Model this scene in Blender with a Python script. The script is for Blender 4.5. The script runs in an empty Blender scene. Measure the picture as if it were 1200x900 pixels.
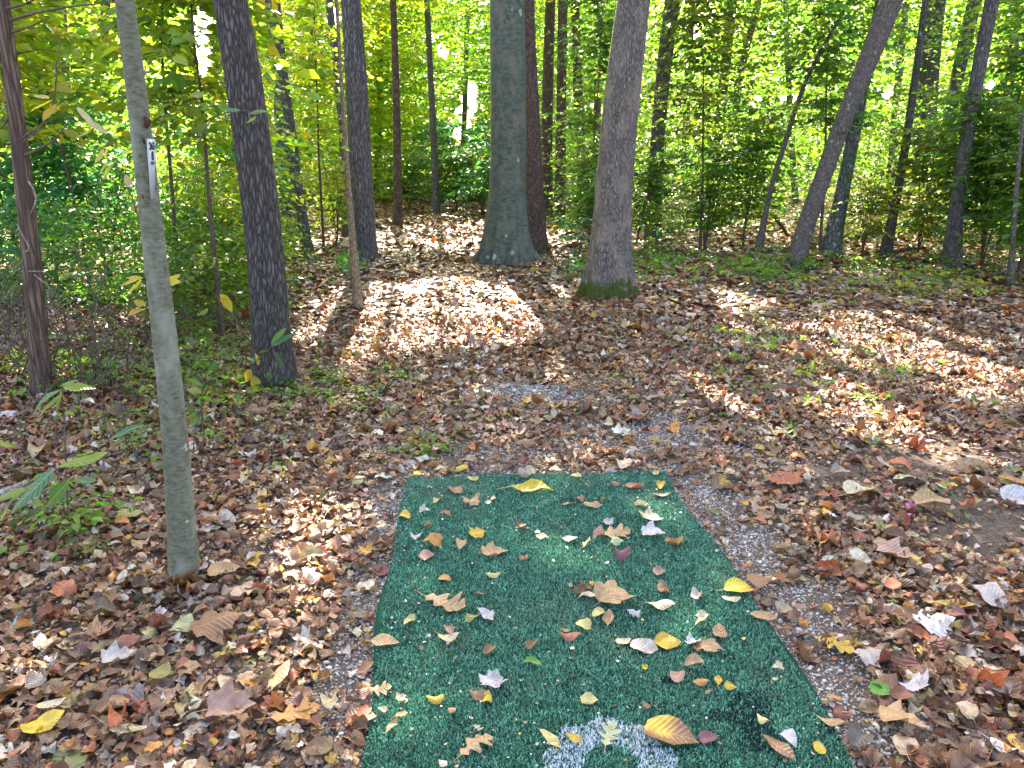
import bpy, math
import numpy as np
from mathutils import Vector, noise as mnoise
R = np.random.RandomState(7)
sc = bpy.context.scene
COL = sc.collection
PI = math.pi
# ------------------------------------------------------------------ camera maths
PITCH = math.radians(17.0); F = 900.0; CH = 1.6
cp, sp = math.cos(PITCH), math.sin(PITCH)
def ray(px, py):
    x = (px - 600) / F; u = -(py - 450) / F
    return np.array([x, cp + u * sp, -sp + u * cp])
def smooth(t):
    t = np.clip(t, 0, 1); return t * t * (3 - 2 * t)
def hgt(x, y):
    x = np.asarray(x, float); y = np.asarray(y, float)
    d = np.sqrt(x * x + (y - 2.0) ** 2)
    m = smooth((d - 2.4) / 4.0)
    h = m * (0.035 * np.sin(x * 1.3 + 1.0) * np.cos(y * 0.9) + 0.03 * np.sin(x * 2.3 - y * 1.7) + 0.015 * np.sin(x * 5.1 + y * 3.9))
    h = h + 0.05 * np.exp(-((x - 0.1) / 0.55) ** 2 - ((y - 4.95) / 0.28) ** 2)
    h = h + 0.10 * smooth((-x - 2.2) / 2.0) * smooth((y - 3.5) / 2.5) * (1 - smooth((y - 9) / 4))
    h = h - 1.2 * smooth((y - 30) / 60.0)
    return h
def ground(px, py):
    d = ray(px, py); t = CH / -d[2] if d[2] < -0.02 else 80
    for _ in range(12):
        p = d * t; z = float(hgt(p[0], p[1])); t = (CH - z) / -d[2] if d[2] < -0.02 else t
    p = d * t
    return np.array([p[0], p[1], float(hgt(p[0], p[1]))])
def onplane(px, py, Y):
    d = ray(px, py); t = Y / d[1]
    return np.array([d[0] * t, Y, CH + d[2] * t])
def depth(p): return p[1] * cp - (p[2] - CH) * sp
def project(x, y, z=0.0):
    zz = z - CH
    dp = y * cp - zz * sp; up = y * sp + zz * cp
    dp = np.maximum(dp, 0.05)
    return 600 + F * x / dp, 450 - F * up / dp
# ------------------------------------------------------------------ value noise
_tab = np.random.RandomState(3).rand(256, 256)
def vnoise(x, y):
    xi = np.floor(x).astype(int); yi = np.floor(y).astype(int)
    fx = smooth(x - xi); fy = smooth(y - yi)
    a = _tab[xi % 256, yi % 256]; b = _tab[(xi + 1) % 256, yi % 256]
    c = _tab[xi % 256, (yi + 1) % 256]; d = _tab[(xi + 1) % 256, (yi + 1) % 256]
    return (a * (1 - fx) + b * fx) * (1 - fy) + (c * (1 - fx) + d * fx) * fy
# ------------------------------------------------------------------ sun
SUN_EL = math.radians(39.0); SUN_AZ = math.radians(-7.0)      # azimuth from +Y, negative = left
SUN = np.array([math.sin(SUN_AZ) * math.cos(SUN_EL), math.cos(SUN_AZ) * math.cos(SUN_EL), math.sin(SUN_EL)])
# ------------------------------------------------------------------ objects
def tag(o, label=None, cat=None, group=None, kind=None):
    if label: o['label'] = label
    if cat: o['category'] = cat
    if group: o['group'] = group
    if kind: o['kind'] = kind
    return o
def empty(name, loc, label, cat, group=None):
    o = bpy.data.objects.new(name, None); COL.objects.link(o); o.location = loc
    return tag(o, label, cat, group)
def mesh_np(name, V, T, mat, loc=(0, 0, 0), parent=None, col=None, uv=None, sm=False):
    """V (n,3) float, T (m,3) triangles; V is given in world space, origin moved to loc"""
    V = np.asarray(V, np.float32); T = np.asarray(T, np.int32)
    me = bpy.data.meshes.new(name)
    W = V - np.asarray(loc, np.float32)
    me.vertices.add(len(W)); me.vertices.foreach_set('co', W.ravel())
    me.loops.add(T.size); me.loops.foreach_set('vertex_index', T.ravel())
    me.polygons.add(len(T)); me.polygons.foreach_set('loop_start', np.arange(0, T.size, 3, dtype=np.int32))
    if col is not None:
        a = me.attributes.new('Col', 'FLOAT_COLOR', 'POINT')
        c = np.ones((len(V), 4), np.float32); c[:, :3] = col; a.data.foreach_set('color', c.ravel())
    if uv is not None:
        l = me.uv_layers.new(name='UVMap'); l.data.foreach_set('uv', np.asarray(uv, np.float32)[T.ravel()].ravel())
    me.update(calc_edges=True)
    if sm: me.polygons.foreach_set('use_smooth', np.ones(len(T), bool))
    me.materials.append(mat)
    o = bpy.data.objects.new(name, me); COL.objects.link(o)
    if parent is not None:
        o.parent = parent; o.location = np.asarray(loc) - np.asarray(parent.location)
    else: o.location = loc
    return o
# ------------------------------------------------------------------ materials
def newmat(name):
    m = bpy.data.materials.new(name); m.use_nodes = True; nt = m.node_tree; nt.nodes.clear()
    out = nt.nodes.new('ShaderNodeOutputMaterial')
    return m, nt, out
class NB:
    def __init__(s, nt): s.nt = nt
    def n(s, t, **k):
        x = s.nt.nodes.new(t)
        for a, b in k.items(): setattr(x, a, b)
        return x
    def l(s, a, b): s.nt.links.new(a, b)
    def math(s, op, a, b=None, c=None, clamp=False):
        x = s.n('ShaderNodeMath', operation=op, use_clamp=clamp)
        for i, v in enumerate((a, b, c)):
            if v is None: continue
            if isinstance(v, (int, float)): x.inputs[i].default_value = v
            else: s.l(v, x.inputs[i])
        return x.outputs[0]
    def mix(s, f, a, b, mode='MIX'):
        x = s.n('ShaderNodeMix', data_type='RGBA', blend_type=mode)
        for i, v in ((0, f), (6, a), (7, b)):
            if isinstance(v, (int, float)): x.inputs[i].default_value = v
            elif isinstance(v, tuple): x.inputs[i].default_value = (*v, 1)
            else: s.l(v, x.inputs[i])
        return x.outputs[2]
    def ramp(s, f, pts):
        x = s.n('ShaderNodeValToRGB'); e = x.color_ramp.elements
        while len(e) < len(pts): e.new(0.5)
        for q, (p, c) in zip(e, pts):
            q.position = p; q.color = (*c, 1) if isinstance(c, tuple) else (c, c, c, 1)
        s.l(f, x.inputs[0]); return x.outputs[0]
    def noise(s, vec, scale, detail=3, rough=0.55, dist=0.0):
        x = s.n('ShaderNodeTexNoise'); x.inputs['Scale'].default_value = scale; x.inputs['Detail'].default_value = detail
        x.inputs['Roughness'].default_value = rough; x.inputs['Distortion'].default_value = dist
        if vec is not None: s.l(vec, x.inputs['Vector'])
        return x.outputs['Fac']
    def coord(s, which='Object', scale=(1, 1, 1)):
        t = s.n('ShaderNodeTexCoord'); m = s.n('ShaderNodeMapping'); m.inputs['Scale'].default_value = scale
        s.l(t.outputs[which], m.inputs[0]); return m.outputs[0]
    def bsdf(s, col, rough=0.7, spec=0.3, normal=None):
        p = s.n('ShaderNodeBsdfPrincipled')
        if isinstance(col, tuple): p.inputs['Base Color'].default_value = (*col, 1)
        else: s.l(col, p.inputs['Base Color'])
        p.inputs['Roughness'].default_value = rough; p.inputs['Specular IOR Level'].default_value = spec
        if normal is not None: s.l(normal, p.inputs['Normal'])
        return p
    def bump(s, h, strength=0.5, dist=0.02):
        b = s.n('ShaderNodeBump'); b.inputs['Strength'].default_value = strength; b.inputs['Distance'].default_value = dist
        s.l(h, b.inputs['Height']); return b.outputs[0]
def leaf_mat(name, trans, tcol, rough, spec, veins=0.0, blotch=0.0):
    m, nt, out = newmat(name); b = NB(nt)
    at = b.n('ShaderNodeAttribute', attribute_name='Col'); c = at.outputs['Color']
    nrm = None
    if blotch:
        nz = b.noise(b.coord('Object'), 45, 3)
        c = b.mix(b.ramp(nz, [(0.42, 0.0), (0.62, 1.0)]), c, b.mix(blotch, c, (0.16, 0.08, 0.035)))
    if veins:
        uv = b.n('ShaderNodeUVMap'); sx = b.n('ShaderNodeSeparateXYZ'); b.l(uv.outputs[0], sx.inputs[0])
        ax = b.math('ABSOLUTE', sx.outputs[0])
        mid = b.math('LESS_THAN', ax, 0.018)
        q = b.math('FRACT', b.math('MULTIPLY', b.math('SUBTRACT', sx.outputs[1], b.math('MULTIPLY', ax, 0.75)), 9.0))
        side = b.math('LESS_THAN', b.math('ABSOLUTE', b.math('SUBTRACT', q, 0.5)), 0.07)
        v = b.math('MAXIMUM', mid, b.math('MULTIPLY', side, 0.7))
        c = b.mix(b.math('MULTIPLY', v, veins), c, b.mix(0.5, c, (0.5, 0.40, 0.22)))
        rib = b.math('SINE', b.math('MULTIPLY', q, 6.283))
        nrm = b.bump(rib, 0.35, 0.003)
    p = b.bsdf(c, rough, spec, nrm)
    if trans > 0:
        t = b.n('ShaderNodeBsdfTranslucent'); b.l(b.mix(1.0, c, tcol, 'MULTIPLY'), t.inputs[0])
        mx = b.n('ShaderNodeMixShader'); mx.inputs[0].default_value = trans
        b.l(p.outputs[0], mx.inputs[1]); b.l(t.outputs[0], mx.inputs[2]); b.l(mx.outputs[0], out.inputs[0])
    else: b.l(p.outputs[0], out.inputs[0])
    return m
M_foliage = leaf_mat('green_leaf', 0.52, (2.55, 2.65, 1.2), 0.36, 0.6)
M_canopy = leaf_mat('canopy_leaf', 0.35, (1.4, 1.5, 0.7), 0.5, 0.4)
M_plant = leaf_mat('plant_leaf', 0.45, (2.2, 2.2, 1.0), 0.4, 0.4, veins=0.6)
M_litter = leaf_mat('dry_leaf', 0.16, (1.2, 1.0, 0.7), 0.42, 0.55, veins=0.4, blotch=0.55)
M_litter_far = leaf_mat('dry_leaf_small', 0.12, (1.2, 1.0, 0.7), 0.42, 0.55)
M_matleaf = leaf_mat('dropped_leaf', 0.15, (1.2, 1.0, 0.7), 0.5, 0.45, veins=0.5, blotch=0.4)
M_turf = leaf_mat('turf_fibre', 0.1, (1, 1, 1), 0.55, 0.25)
def bark(name, dark, light, sc_=28, stretch=0.22, strength=0.9, dist=0.02, moss=None, lichen=None, smoothbark=False, patch=None):
    m, nt, out = newmat(name); b = NB(nt)
    v = b.coord('Object', (1, 1, stretch)); v2 = b.coord('Object')
    nz = b.noise(v, sc_ * 0.5, 4, 0.6)
    if smoothbark:
        h = b.noise(b.coord('Object', (1, 1, 2.2)), sc_, 5, 0.65, 0.4)
        f = b.ramp(h, [(0.32, 0.0), (0.68, 1.0)])
    else:
        ad = b.n('ShaderNodeVectorMath', operation='ADD'); b.l(v, ad.inputs[0])
        scv = b.n('ShaderNodeVectorMath', operation='SCALE'); nzc = b.n('ShaderNodeTexNoise'); nzc.inputs['Scale'].default_value = sc_ * 0.6
        b.l(v, nzc.inputs['Vector']); b.l(nzc.outputs['Color'], scv.inputs[0]); scv.inputs['Scale'].default_value = 2.0 / sc_
        b.l(scv.outputs[0], ad.inputs[1])
        vo = b.n('ShaderNodeTexVoronoi', feature='DISTANCE_TO_EDGE'); vo.inputs['Scale'].default_value = sc_; b.l(ad.outputs[0], vo.inputs['Vector'])
        h0 = b.ramp(vo.outputs['Distance'], [(0.0, 0.0), (0.28, 1.0)])
        h = b.math('ADD', b.math('MULTIPLY', h0, 0.8), b.math('MULTIPLY', b.noise(v2, sc_ * 4, 3), 0.45))
        f = b.math('MULTIPLY', h0, b.ramp(nz, [(0.25, 0.35), (0.7, 1.0)]))
    c = b.mix(f, dark, light)
    big = b.noise(v2, 2.2, 3)
    c = b.mix(b.ramp(big, [(0.35, 0.0), (0.7, 0.45)]), c, b.mix(0.5, c, tuple(x * 0.55 for x in light)))
    if patch:
        c = b.mix(b.math('MULTIPLY', b.ramp(b.noise(b.coord('Object', (1, 1, 0.5)), 5.5, 4, 0.6), [(0.5, 0.0), (0.62, 1.0)]), 0.65), c, patch)
    if lichen:
        lc, amt, ls = lichen
        vo2 = b.n('ShaderNodeTexVoronoi', feature='F1'); vo2.inputs['Scale'].default_value = ls; vo2.inputs['Randomness'].default_value = 1
        b.l(b.coord('Object', (1, 1, 0.75)), vo2.inputs['Vector'])
        sepc = b.n('ShaderNodeSeparateColor'); b.l(vo2.outputs['Color'], sepc.inputs[0])
        dd = b.math('ADD', vo2.outputs['Distance'], b.math('MULTIPLY', b.noise(v2, ls * 3, 3), 0.35))
        rad = b.math('MULTIPLY', b.math('SUBTRACT', sepc.outputs[0], 1 - amt), 0.55 / amt)
        msk = b.math('LESS_THAN', dd, b.math('ADD', rad, 0.12))
        c = b.mix(b.math('MULTIPLY', msk, 0.75), c, lc)
    if moss:
        mc, mh = moss
        s = b.n('ShaderNodeSeparateXYZ'); t = b.n('ShaderNodeTexCoord'); b.l(t.outputs['Object'], s.inputs[0])
        k = b.math('SUBTRACT', 1.0, b.math('DIVIDE', s.outputs[2], mh))
        k = b.math('ADD', k, b.math('MULTIPLY', b.math('SUBTRACT', b.noise(v2, 9, 4), 0.5), 2.0))
        c = b.mix(b.ramp(k, [(0.35, 0.0), (0.6, 0.95)]), c, mc)
    p = b.bsdf(c, 0.85, 0.25, b.bump(h, strength, dist)); b.l(p.outputs[0], out.inputs[0])
    return m
B_oak_dark = bark('dark_oak_bark', (0.035, 0.03, 0.029), (0.23, 0.20, 0.185), 50, 0.2, 1.0, 0.02, moss=((0.06, 0.08, 0.015), 0.12))
B_oak_light = bark('pale_oak_bark', (0.075, 0.062, 0.052), (0.44, 0.385, 0.34), 60, 0.22, 0.9, 0.02, moss=((0.075, 0.11, 0.012), 0.33), patch=(0.36, 0.29, 0.23))
B_beech = bark('beech_bark', (0.04, 0.055, 0.042), (0.15, 0.175, 0.135), 14, 1, 0.25, 0.01, smoothbark=True, lichen=((0.42, 0.45, 0.38), 0.14, 11), patch=(0.19, 0.165, 0.12))
B_sapling = bark('sapling_bark', (0.075, 0.08, 0.05), (0.22, 0.215, 0.155), 42, 1, 0.45, 0.004, smoothbark=True, lichen=((0.42, 0.47, 0.42), 0.16, 16), patch=(0.30,0.31,0.25))
B_cedar = bark('cedar_bark', (0.06, 0.037, 0.028), (0.27, 0.175, 0.135), 42, 0.06, 0.9, 0.012)
B_pine = bark('reddish_bark', (0.06, 0.035, 0.028), (0.32, 0.21, 0.175), 50, 0.2, 0.9, 0.02)
B_grey = bark('grey_bark', (0.05, 0.042, 0.042), (0.33, 0.285, 0.27), 50, 0.16, 0.9, 0.02)
B_dark = bark('dark_bark', (0.05, 0.044, 0.040), (0.24, 0.21, 0.195), 44, 0.2, 0.8, 0.015, lichen=((0.33, 0.35, 0.31), 0.10, 20))
B_brown = bark('brown_bark', (0.05, 0.032, 0.025), (0.20, 0.13, 0.10), 26, 0.3, 0.7, 0.012)
B_lean = bark('leaning_bark', (0.07, 0.056, 0.048), (0.235, 0.19, 0.165), 34, 0.5, 0.5, 0.012, lichen=((0.30, 0.32, 0.26), 0.10, 24), moss=((0.05, 0.07, 0.015), 0.10))
B_lichen = bark('lichen_bark', (0.05, 0.055, 0.045), (0.22, 0.24, 0.20), 24, 0.4, 0.7, 0.015, lichen=((0.36, 0.40, 0.33), 0.35, 16))
B_stick = bark('peeling_bark', (0.12, 0.08, 0.05), (0.42, 0.32, 0.22), 40, 0.5, 0.6, 0.006)
B_twig = bark('twig_bark', (0.07, 0.045, 0.035), (0.18, 0.13, 0.10), 60, 0.5, 0.3, 0.002)
B_deadwood = bark('weathered_wood', (0.16, 0.13, 0.10), (0.52, 0.46, 0.38), 40, 0.5, 0.4, 0.006)
# ground
def ground_mat():
    m, nt, out = newmat('forest_soil'); b = NB(nt); v = b.coord('Object')
    n1 = b.noise(v, 1.1, 5, 0.6); n2 = b.noise(v, 45, 5, 0.7); n3 = b.noise(v, 190, 3, 0.6)
    c = b.ramp(n2, [(0.28, (0.035, 0.026, 0.02)), (0.5, (0.105, 0.078, 0.06)), (0.72, (0.20, 0.155, 0.12))])
    c = b.mix(b.ramp(n1, [(0.4, 0.0), (0.7, 0.5)]), c, (0.13, 0.09, 0.065))
    c = b.mix(b.math('MULTIPLY', b.ramp(n3, [(0.55, 0.0), (0.66, 1.0)]), 0.7), c, (0.33, 0.29, 0.26))
    h = b.math('ADD', n2, b.math('MULTIPLY', n3, 0.5))
    p = b.bsdf(c, 0.95, 0.15, b.bump(h, 0.9, 0.012)); b.l(p.outputs[0], out.inputs[0]); return m
def stone_mat():
    m, nt, out = newmat('gravel_stone'); b = NB(nt)
    at = b.n('ShaderNodeAttribute', attribute_name='Col')
    c = b.mix(0.35, at.outputs['Color'], b.ramp(b.noise(b.coord('Object'), 160, 3), [(0.3, 0.12), (0.7, 0.75)]), 'MIX')
    p = b.bsdf(c, 0.75, 0.35); b.l(p.outputs[0], out.inputs[0]); return m
def backing_mat():
    m, nt, out = newmat('turf_backing'); b = NB(nt)
    c = b.ramp(b.noise(b.coord('Object'), 260, 3), [(0.3, (0.004, 0.03, 0.02)), (0.7, (0.012, 0.085, 0.05))])
    p = b.bsdf(c, 0.9, 0.1); b.l(p.outputs[0], out.inputs[0]); return m
def flat_mat(name, c, rough=0.5, spec=0.4):
    m, nt, out = newmat(name); b = NB(nt)
    cc = b.mix(b.math('MULTIPLY', b.noise(b.coord('Object'), 60, 3), 0.3), c, tuple(x * 0.75 for x in c))
    p = b.bsdf(cc, rough, spec); b.l(p.outputs[0], out.inputs[0]); return m
M_ground, M_stone, M_backing = ground_mat(), stone_mat(), backing_mat()
# ------------------------------------------------------------------ ground sheet
def ground_sheet():
    u = np.linspace(-1, 1, 261); xs = np.sinh(u * 5.2) / math.sinh(5.2) * 260
    v = np.linspace(0, 1, 261); ys = -12 + np.sinh(v * 4.2) / math.sinh(4.2) * 412
    X, Y = np.meshgrid(xs, ys); Z = hgt(X, Y)
    n = 261; V = np.stack([X.ravel(), Y.ravel(), Z.ravel()], 1)
    i = np.arange(n - 1); I, J = np.meshgrid(i, i); a = (J * n + I).ravel()
    T = np.concatenate([np.stack([a, a + 1, a + n + 1], 1), np.stack([a, a + n + 1, a + n], 1)])
    o = mesh_np('ground', V, T, M_ground, sm=True); tag(o, 'brown forest soil floor under leaves and trees', 'ground', kind='structure')
ground_sheet()
# ------------------------------------------------------------------ light pattern on the ground (crown leaves are left out to shape it)
LIT = [(500, 374, 160, 48, 1.15), (600, 345, 60, 22, 0.7), (415, 395, 80, 45, 0.7), (470, 285, 130, 20, 0.42), (655, 340, 28, 12, 1.0),
       (872, 352, 45, 12, 1.1), (890, 380, 40, 9, 1.0), (955, 384, 55, 10, 1.0), (1045, 378, 50, 10, 1.0), (1085, 412, 140, 28, 1.05, 14), (1150, 455, 50, 36, .8, 20),
       (865, 470, 80, 17, 1.3, 27), (935, 512, 45, 14, 1.0, 30), (1050, 502, 105, 24, 1.4, 28), (985, 420, 60, 12, .9, 20), (760, 395, 40, 8, .7, 20), (1150, 540, 60, 20, 0.7), (1000, 500, 40, 15, 0.8), (370, 640, 80, 75, 0.76), (330, 790, 60, 40, 0.65), (300, 560, 70, 30, 0.7),
       (90, 345, 240, 62, 1.0), (60, 480, 110, 45, 0.6), (980, 640, 60, 30, 0.55), (1110, 740, 60, 25, 0.6), (775, 600, 50, 30, 0.85), (655, 655, 45, 45, 0.7), (560, 680, 60, 26, .5), (470, 700, 30, 40, .5),
       (810, 735, 60, 35, 0.75), (620, 800, 90, 25, .4), (240, 370, 80, 40, 0.6), (960, 560, 70, 25, 0.4), (1150, 650, 60, 25, 0.5), (700, 420, 60, 12, 0.3), (520, 430, 60, 16, 0.3)]
def lit_value(gx, gy):
    px, py = project(gx, np.maximum(gy, 0.9), 0.0)
    v = np.zeros(len(gx))
    for e in LIT:
        cx, cy, rx, ry, a = e[:5]; an = math.radians(e[5]) if len(e) > 5 else 0.0
        dx, dy = px - cx, py - cy; p1 = dx * math.cos(an) + dy * math.sin(an); p2 = -dx * math.sin(an) + dy * math.cos(an)
        v = np.maximum(v, a * np.exp(-((p1 / rx) ** 2 + (p2 / ry) ** 2) ** 1.4))
    ca, sa = math.cos(SUN_AZ), math.sin(SUN_AZ)
    s = gx * ca - gy * sa; t = gx * sa + gy * ca
    n = 0.6 * vnoise(s * 2.3 + 40, t * 1.3 + 11) + 0.4 * vnoise(s * 6.1 + 7, t * 3.7 + 70)
    far = smooth((gy - np.where(px < 300, 8.0, np.where(px > 740, 8.8, 11.5))) / 3.0)
    bgv = np.where(np.abs(px - 495) < 110, np.where(gy < 15, .70, 1.0), np.where(px < 400, 1.0, 0.93))
    v = v * (1 - far) + bgv * far
    return v + (n - 0.5) * (0.62 + .3 * far)
def shaded(P):
    """true where a leaf at P may hang: its sun shadow does not land on an opening"""
    k = P[:, 2] / SUN[2]
    return lit_value(P[:, 0] - SUN[0] * k, P[:, 1] - SUN[1] * k) < 0.47
# ------------------------------------------------------------------ leaves
HALF = {
 'maple': ([(0, 0), (.16, -.04), (.38, .02), (.32, .16), (.45, .26), (.60, .48), (.42, .50), (.27, .54), (.30, .72), (.14, .80), (0, 1)], [0, .03, .08, .14, .26, .36, .43, .5, .66, .78, 1]),
 'oak': ([(0, 0), (.05, .05), (.18, .13), (.09, .22), (.08, .27), (.31, .40), (.30, .46), (.11, .48), (.11, .54), (.34, .72), (.28, .78), (.12, .76), (.14, .90), (0, 1)], [0, .06, .14, .21, .27, .36, .42, .48, .54, .66, .74, .8, .9, 1]),
 'oval': ([(0, 0), (.11, .09), (.21, .24), (.26, .42), (.25, .60), (.18, .77), (.08, .91), (0, 1)], [0, .1, .24, .42, .6, .77, .91, 1]),
 'broad': ([(0, 0), (.20, .02), (.36, .18), (.41, .38), (.36, .58), (.23, .78), (.08, .93), (0, 1)], [0, .06, .2, .38, .58, .78, .92, 1]),
 'tulip': ([(0, .02), (.30, .0), (.46, .14), (.42, .30), (.36, .36), (.48, .56), (.44, .74), (.24, .70), (0, .76)], [0, .06, .16, .28, .36, .52, .64, .7, .76]),
 'lance': ([(0, 0), (.07, .08), (.15, .25), (.18, .45), (.15, .66), (.08, .85), (.03, .95), (0, 1)], [0, .08, .25, .45, .66, .85, .95, 1]),
}
def leaf_shape(kind, rs, strips=2, curl=1.0, stalk=True):
    O, mr = HALF[kind]; n = len(O); asym = 1 + rs.uniform(-.12, .12)
    V = []; T = []
    for k in range(n): V.append((0, mr[k]))
    for sgn in (1, -1):
        base = len(V)
        for s in range(1, strips + 1):
            f = s / strips
            for k in range(n):
                ox, oy = O[k]; ox *= (asym if sgn > 0 else 2 - asym)
                j = rs.uniform(-.02, .02) if s == strips else 0
                V.append((sgn * (ox * f + (j if 0 < k < n - 1 else 0)), mr[k] * (1 - f) + oy * f))
        for s in range(strips):
            for k in range(n - 1):
                a = k if s == 0 else base + (s - 1) * n + k; b = a + 1
                c = base + s * n + k; d = c + 1
                if sgn > 0: T += [(a, c, d), (a, d, b)]
                else: T += [(a, d, c), (a, b, d)]
    if stalk:
        b0 = len(V); V += [(-.012, 0.02), (.012, 0.02), (.02, -.32), (.032, -.31)]; T += [(b0, b0 + 1, b0 + 3), (b0, b0 + 3, b0 + 2)]
    V = np.array(V, float); uv = V.copy()
    x, y = V[:, 0], V[:, 1] - 0.45
    kx = rs.uniform(.3, 3.4) * curl * rs.choice([-1, 1], p=[.3, .7]); ky = rs.uniform(-1.2, 1.8) * curl
    wr = rs.uniform(.02, .07) * curl; ph = rs.uniform(0, 6, 3); tw = rs.uniform(-.8, .8) * curl
    z = wr * (np.sin(x * 9 + ph[0] + y * 3) + np.sin(y * 8 + ph[1] - x * 4)) + np.abs(x) * rs.uniform(-.1, .35) * curl
    xx = np.sin(kx * x) / kx; z = z + (1 - np.cos(kx * x)) / kx
    yy = np.sin(ky * y) / ky if abs(ky) > .05 else y
    z = z + ((1 - np.cos(ky * y)) / ky if abs(ky) > .05 else 0) + tw * x * y
    z -= np.percentile(z, 20)
    return np.stack([xx, yy, z], 1), np.array(T), uv
def tiny_leaf(rs, w=.5, fold=.12, curl=.15):
    V = np.array([(0, -.5, 0), (w / 2, -.12, fold), (w * .42, .2, fold), (0, .5, -curl), (-w * .42, .2, fold), (-w / 2, -.12, fold), (0, 0, .0)])
    V[:, 2] += rs.uniform(-.06, .06, 7)
    T = np.array([(0, 1, 6), (1, 2, 6), (2, 3, 6), (3, 4, 6), (4, 5, 6), (5, 0, 6)]); return V, T, V[:, :2].copy()
def quad_leaf(w=.55, fold=.1):
    V = np.array([(0, -.5, 0), (w / 2, 0, fold), (0, .5, -.08), (-w / 2, 0, fold)])
    return V, np.array([(0, 1, 2), (0, 2, 3)]), V[:, :2].copy()
def frames(fwd, nrm):
    f = fwd / np.maximum(np.linalg.norm(fwd, axis=1, keepdims=True), 1e-6)
    s = np.cross(f, nrm); s /= np.maximum(np.linalg.norm(s, axis=1, keepdims=True), 1e-6)
    n = np.cross(s, f)
    return np.stack([s, f, n], 2)                       # columns
def bake(temps, pos, Rm, scale, col):
    """instances of several leaf templates written out as one triangle soup"""
    idx = R.randint(0, len(temps), len(pos)); Vs, Ts, Cs, Us = [], [], [], []; off = 0
    for k, (tv, tt, tu) in enumerate(temps):
        s = np.where(idx == k)[0]
        if not len(s): continue
        W = np.einsum('nij,vj->nvi', Rm[s], tv) * scale[s][:, None, None] + pos[s][:, None, :]
        n = len(tv); Vs.append(W.reshape(-1, 3)); Cs.append(np.repeat(col[s], n, 0)); Us.append(np.tile(tu, (len(s), 1)))
        Ts.append((tt[None] + (np.arange(len(s)) * n)[:, None, None] + off).reshape(-1, 3)); off += n * len(s)
    return np.concatenate(Vs), np.concatenate(Ts), np.concatenate(Cs), np.concatenate(Us)
def palette(cols, n, jit=.25):
    c = np.array([x[:3] for x in cols]); w = np.array([x[3] for x in cols], float); w /= w.sum()
    k = R.choice(len(c), n, p=w)
    return np.clip(c[k] * (1 + R.uniform(-jit, jit, (n, 1))) * (1 + R.uniform(-.08, .08, (n, 3))), 0, 1)
LITCOL = [(.18, .085, .045, 5), (.30, .16, .085, 5), (.42, .26, .15, 3.5), (.54, .41, .28, 2.6), (.64, .57, .50, 2.0), (.22, .065, .04, 3.2), (.42, .12, .05, 1.8), (.09, .05, .038, 4.5),
          (.50, .32, .05, 1.2), (.54, .22, .04, 1.3), (.25, .22, .20, 1.8), (.33, .27, .12, 1.2), (.12, .17, .05, .5), (.17, .07, .08, .8)]
GREENS = {
 'green': [(.065, .16, .03, 4), (.09, .18, .03, 3), (.13, .20, .03, 2), (.16, .18, .035, .6), (.04, .09, .03, 2)],
 'teal': [(.055, .20, .10, 5), (.06, .17, .07, 3), (.09, .21, .05, 2)],  # bluish sky light of shaded leaves is put into this colour
 'lime': [(.16, .23, .022, 5), (.22, .26, .025, 3), (.10, .19, .03, 2), (.30, .25, .03, 1)],
 'olive': [(.12, .17, .03, 4), (.17, .19, .03, 3), (.07, .11, .03, 3), (.2, .13, .03, .6)],
 'yellow': [(.32, .27, .03, 5), (.25, .25, .03, 3), (.40, .30, .04, 2)],
}
# mat outline on the ground
MC = [ground(472, 563)[:2], ground(781, 556)[:2]]
mL = ground(425, 898)[:2]; mR = ground(1003, 898)[:2]
def extend(a, b, L): d = (b - a) / np.linalg.norm(b - a); return a + d * L
MAT_L = 3.05
MC = np.array([MC[0], MC[1], extend(MC[1], mR, MAT_L), extend(MC[0], mL, MAT_L)])   # far-left, far-right, near-right, near-left
def mat_uv(x, y):
    """u across 0..1, v along 0..1 by inverting the bilinear patch (nearly a parallelogram)"""
    e1 = MC[1] - MC[0]; e2 = MC[3] - MC[0]; e3 = MC[2] - MC[1]
    v = np.zeros_like(x); u = np.zeros_like(x)
    for _ in range(5):
        e = e2[None] * (1 - u[:, None]) + e3[None] * u[:, None]
        M = np.stack([np.broadcast_to(e1, e.shape), e], 2); b = np.stack([x, y], 1) - MC[0]
        det = M[:, 0, 0] * M[:, 1, 1] - M[:, 0, 1] * M[:, 1, 0]
        u = (b[:, 0] * M[:, 1, 1] - M[:, 0, 1] * b[:, 1]) / det; v = (M[:, 0, 0] * b[:, 1] - b[:, 0] * M[:, 1, 0]) / det
    return u, v
def edge_w(v, seed): return 0.012 * np.sin(v * 9 + seed) + 0.007 * np.sin(v * 23 + seed * 2)
def on_mat(x, y, m=0.0):
    u, v = mat_uv(x, y)
    return (u > -m + edge_w(v, 1)) & (u < 1 + m + edge_w(v, 4)) & (v > -m * .5 + edge_w(u, 2) * .5) & (v < 1 + m)
MATZ = 0.016
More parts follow.
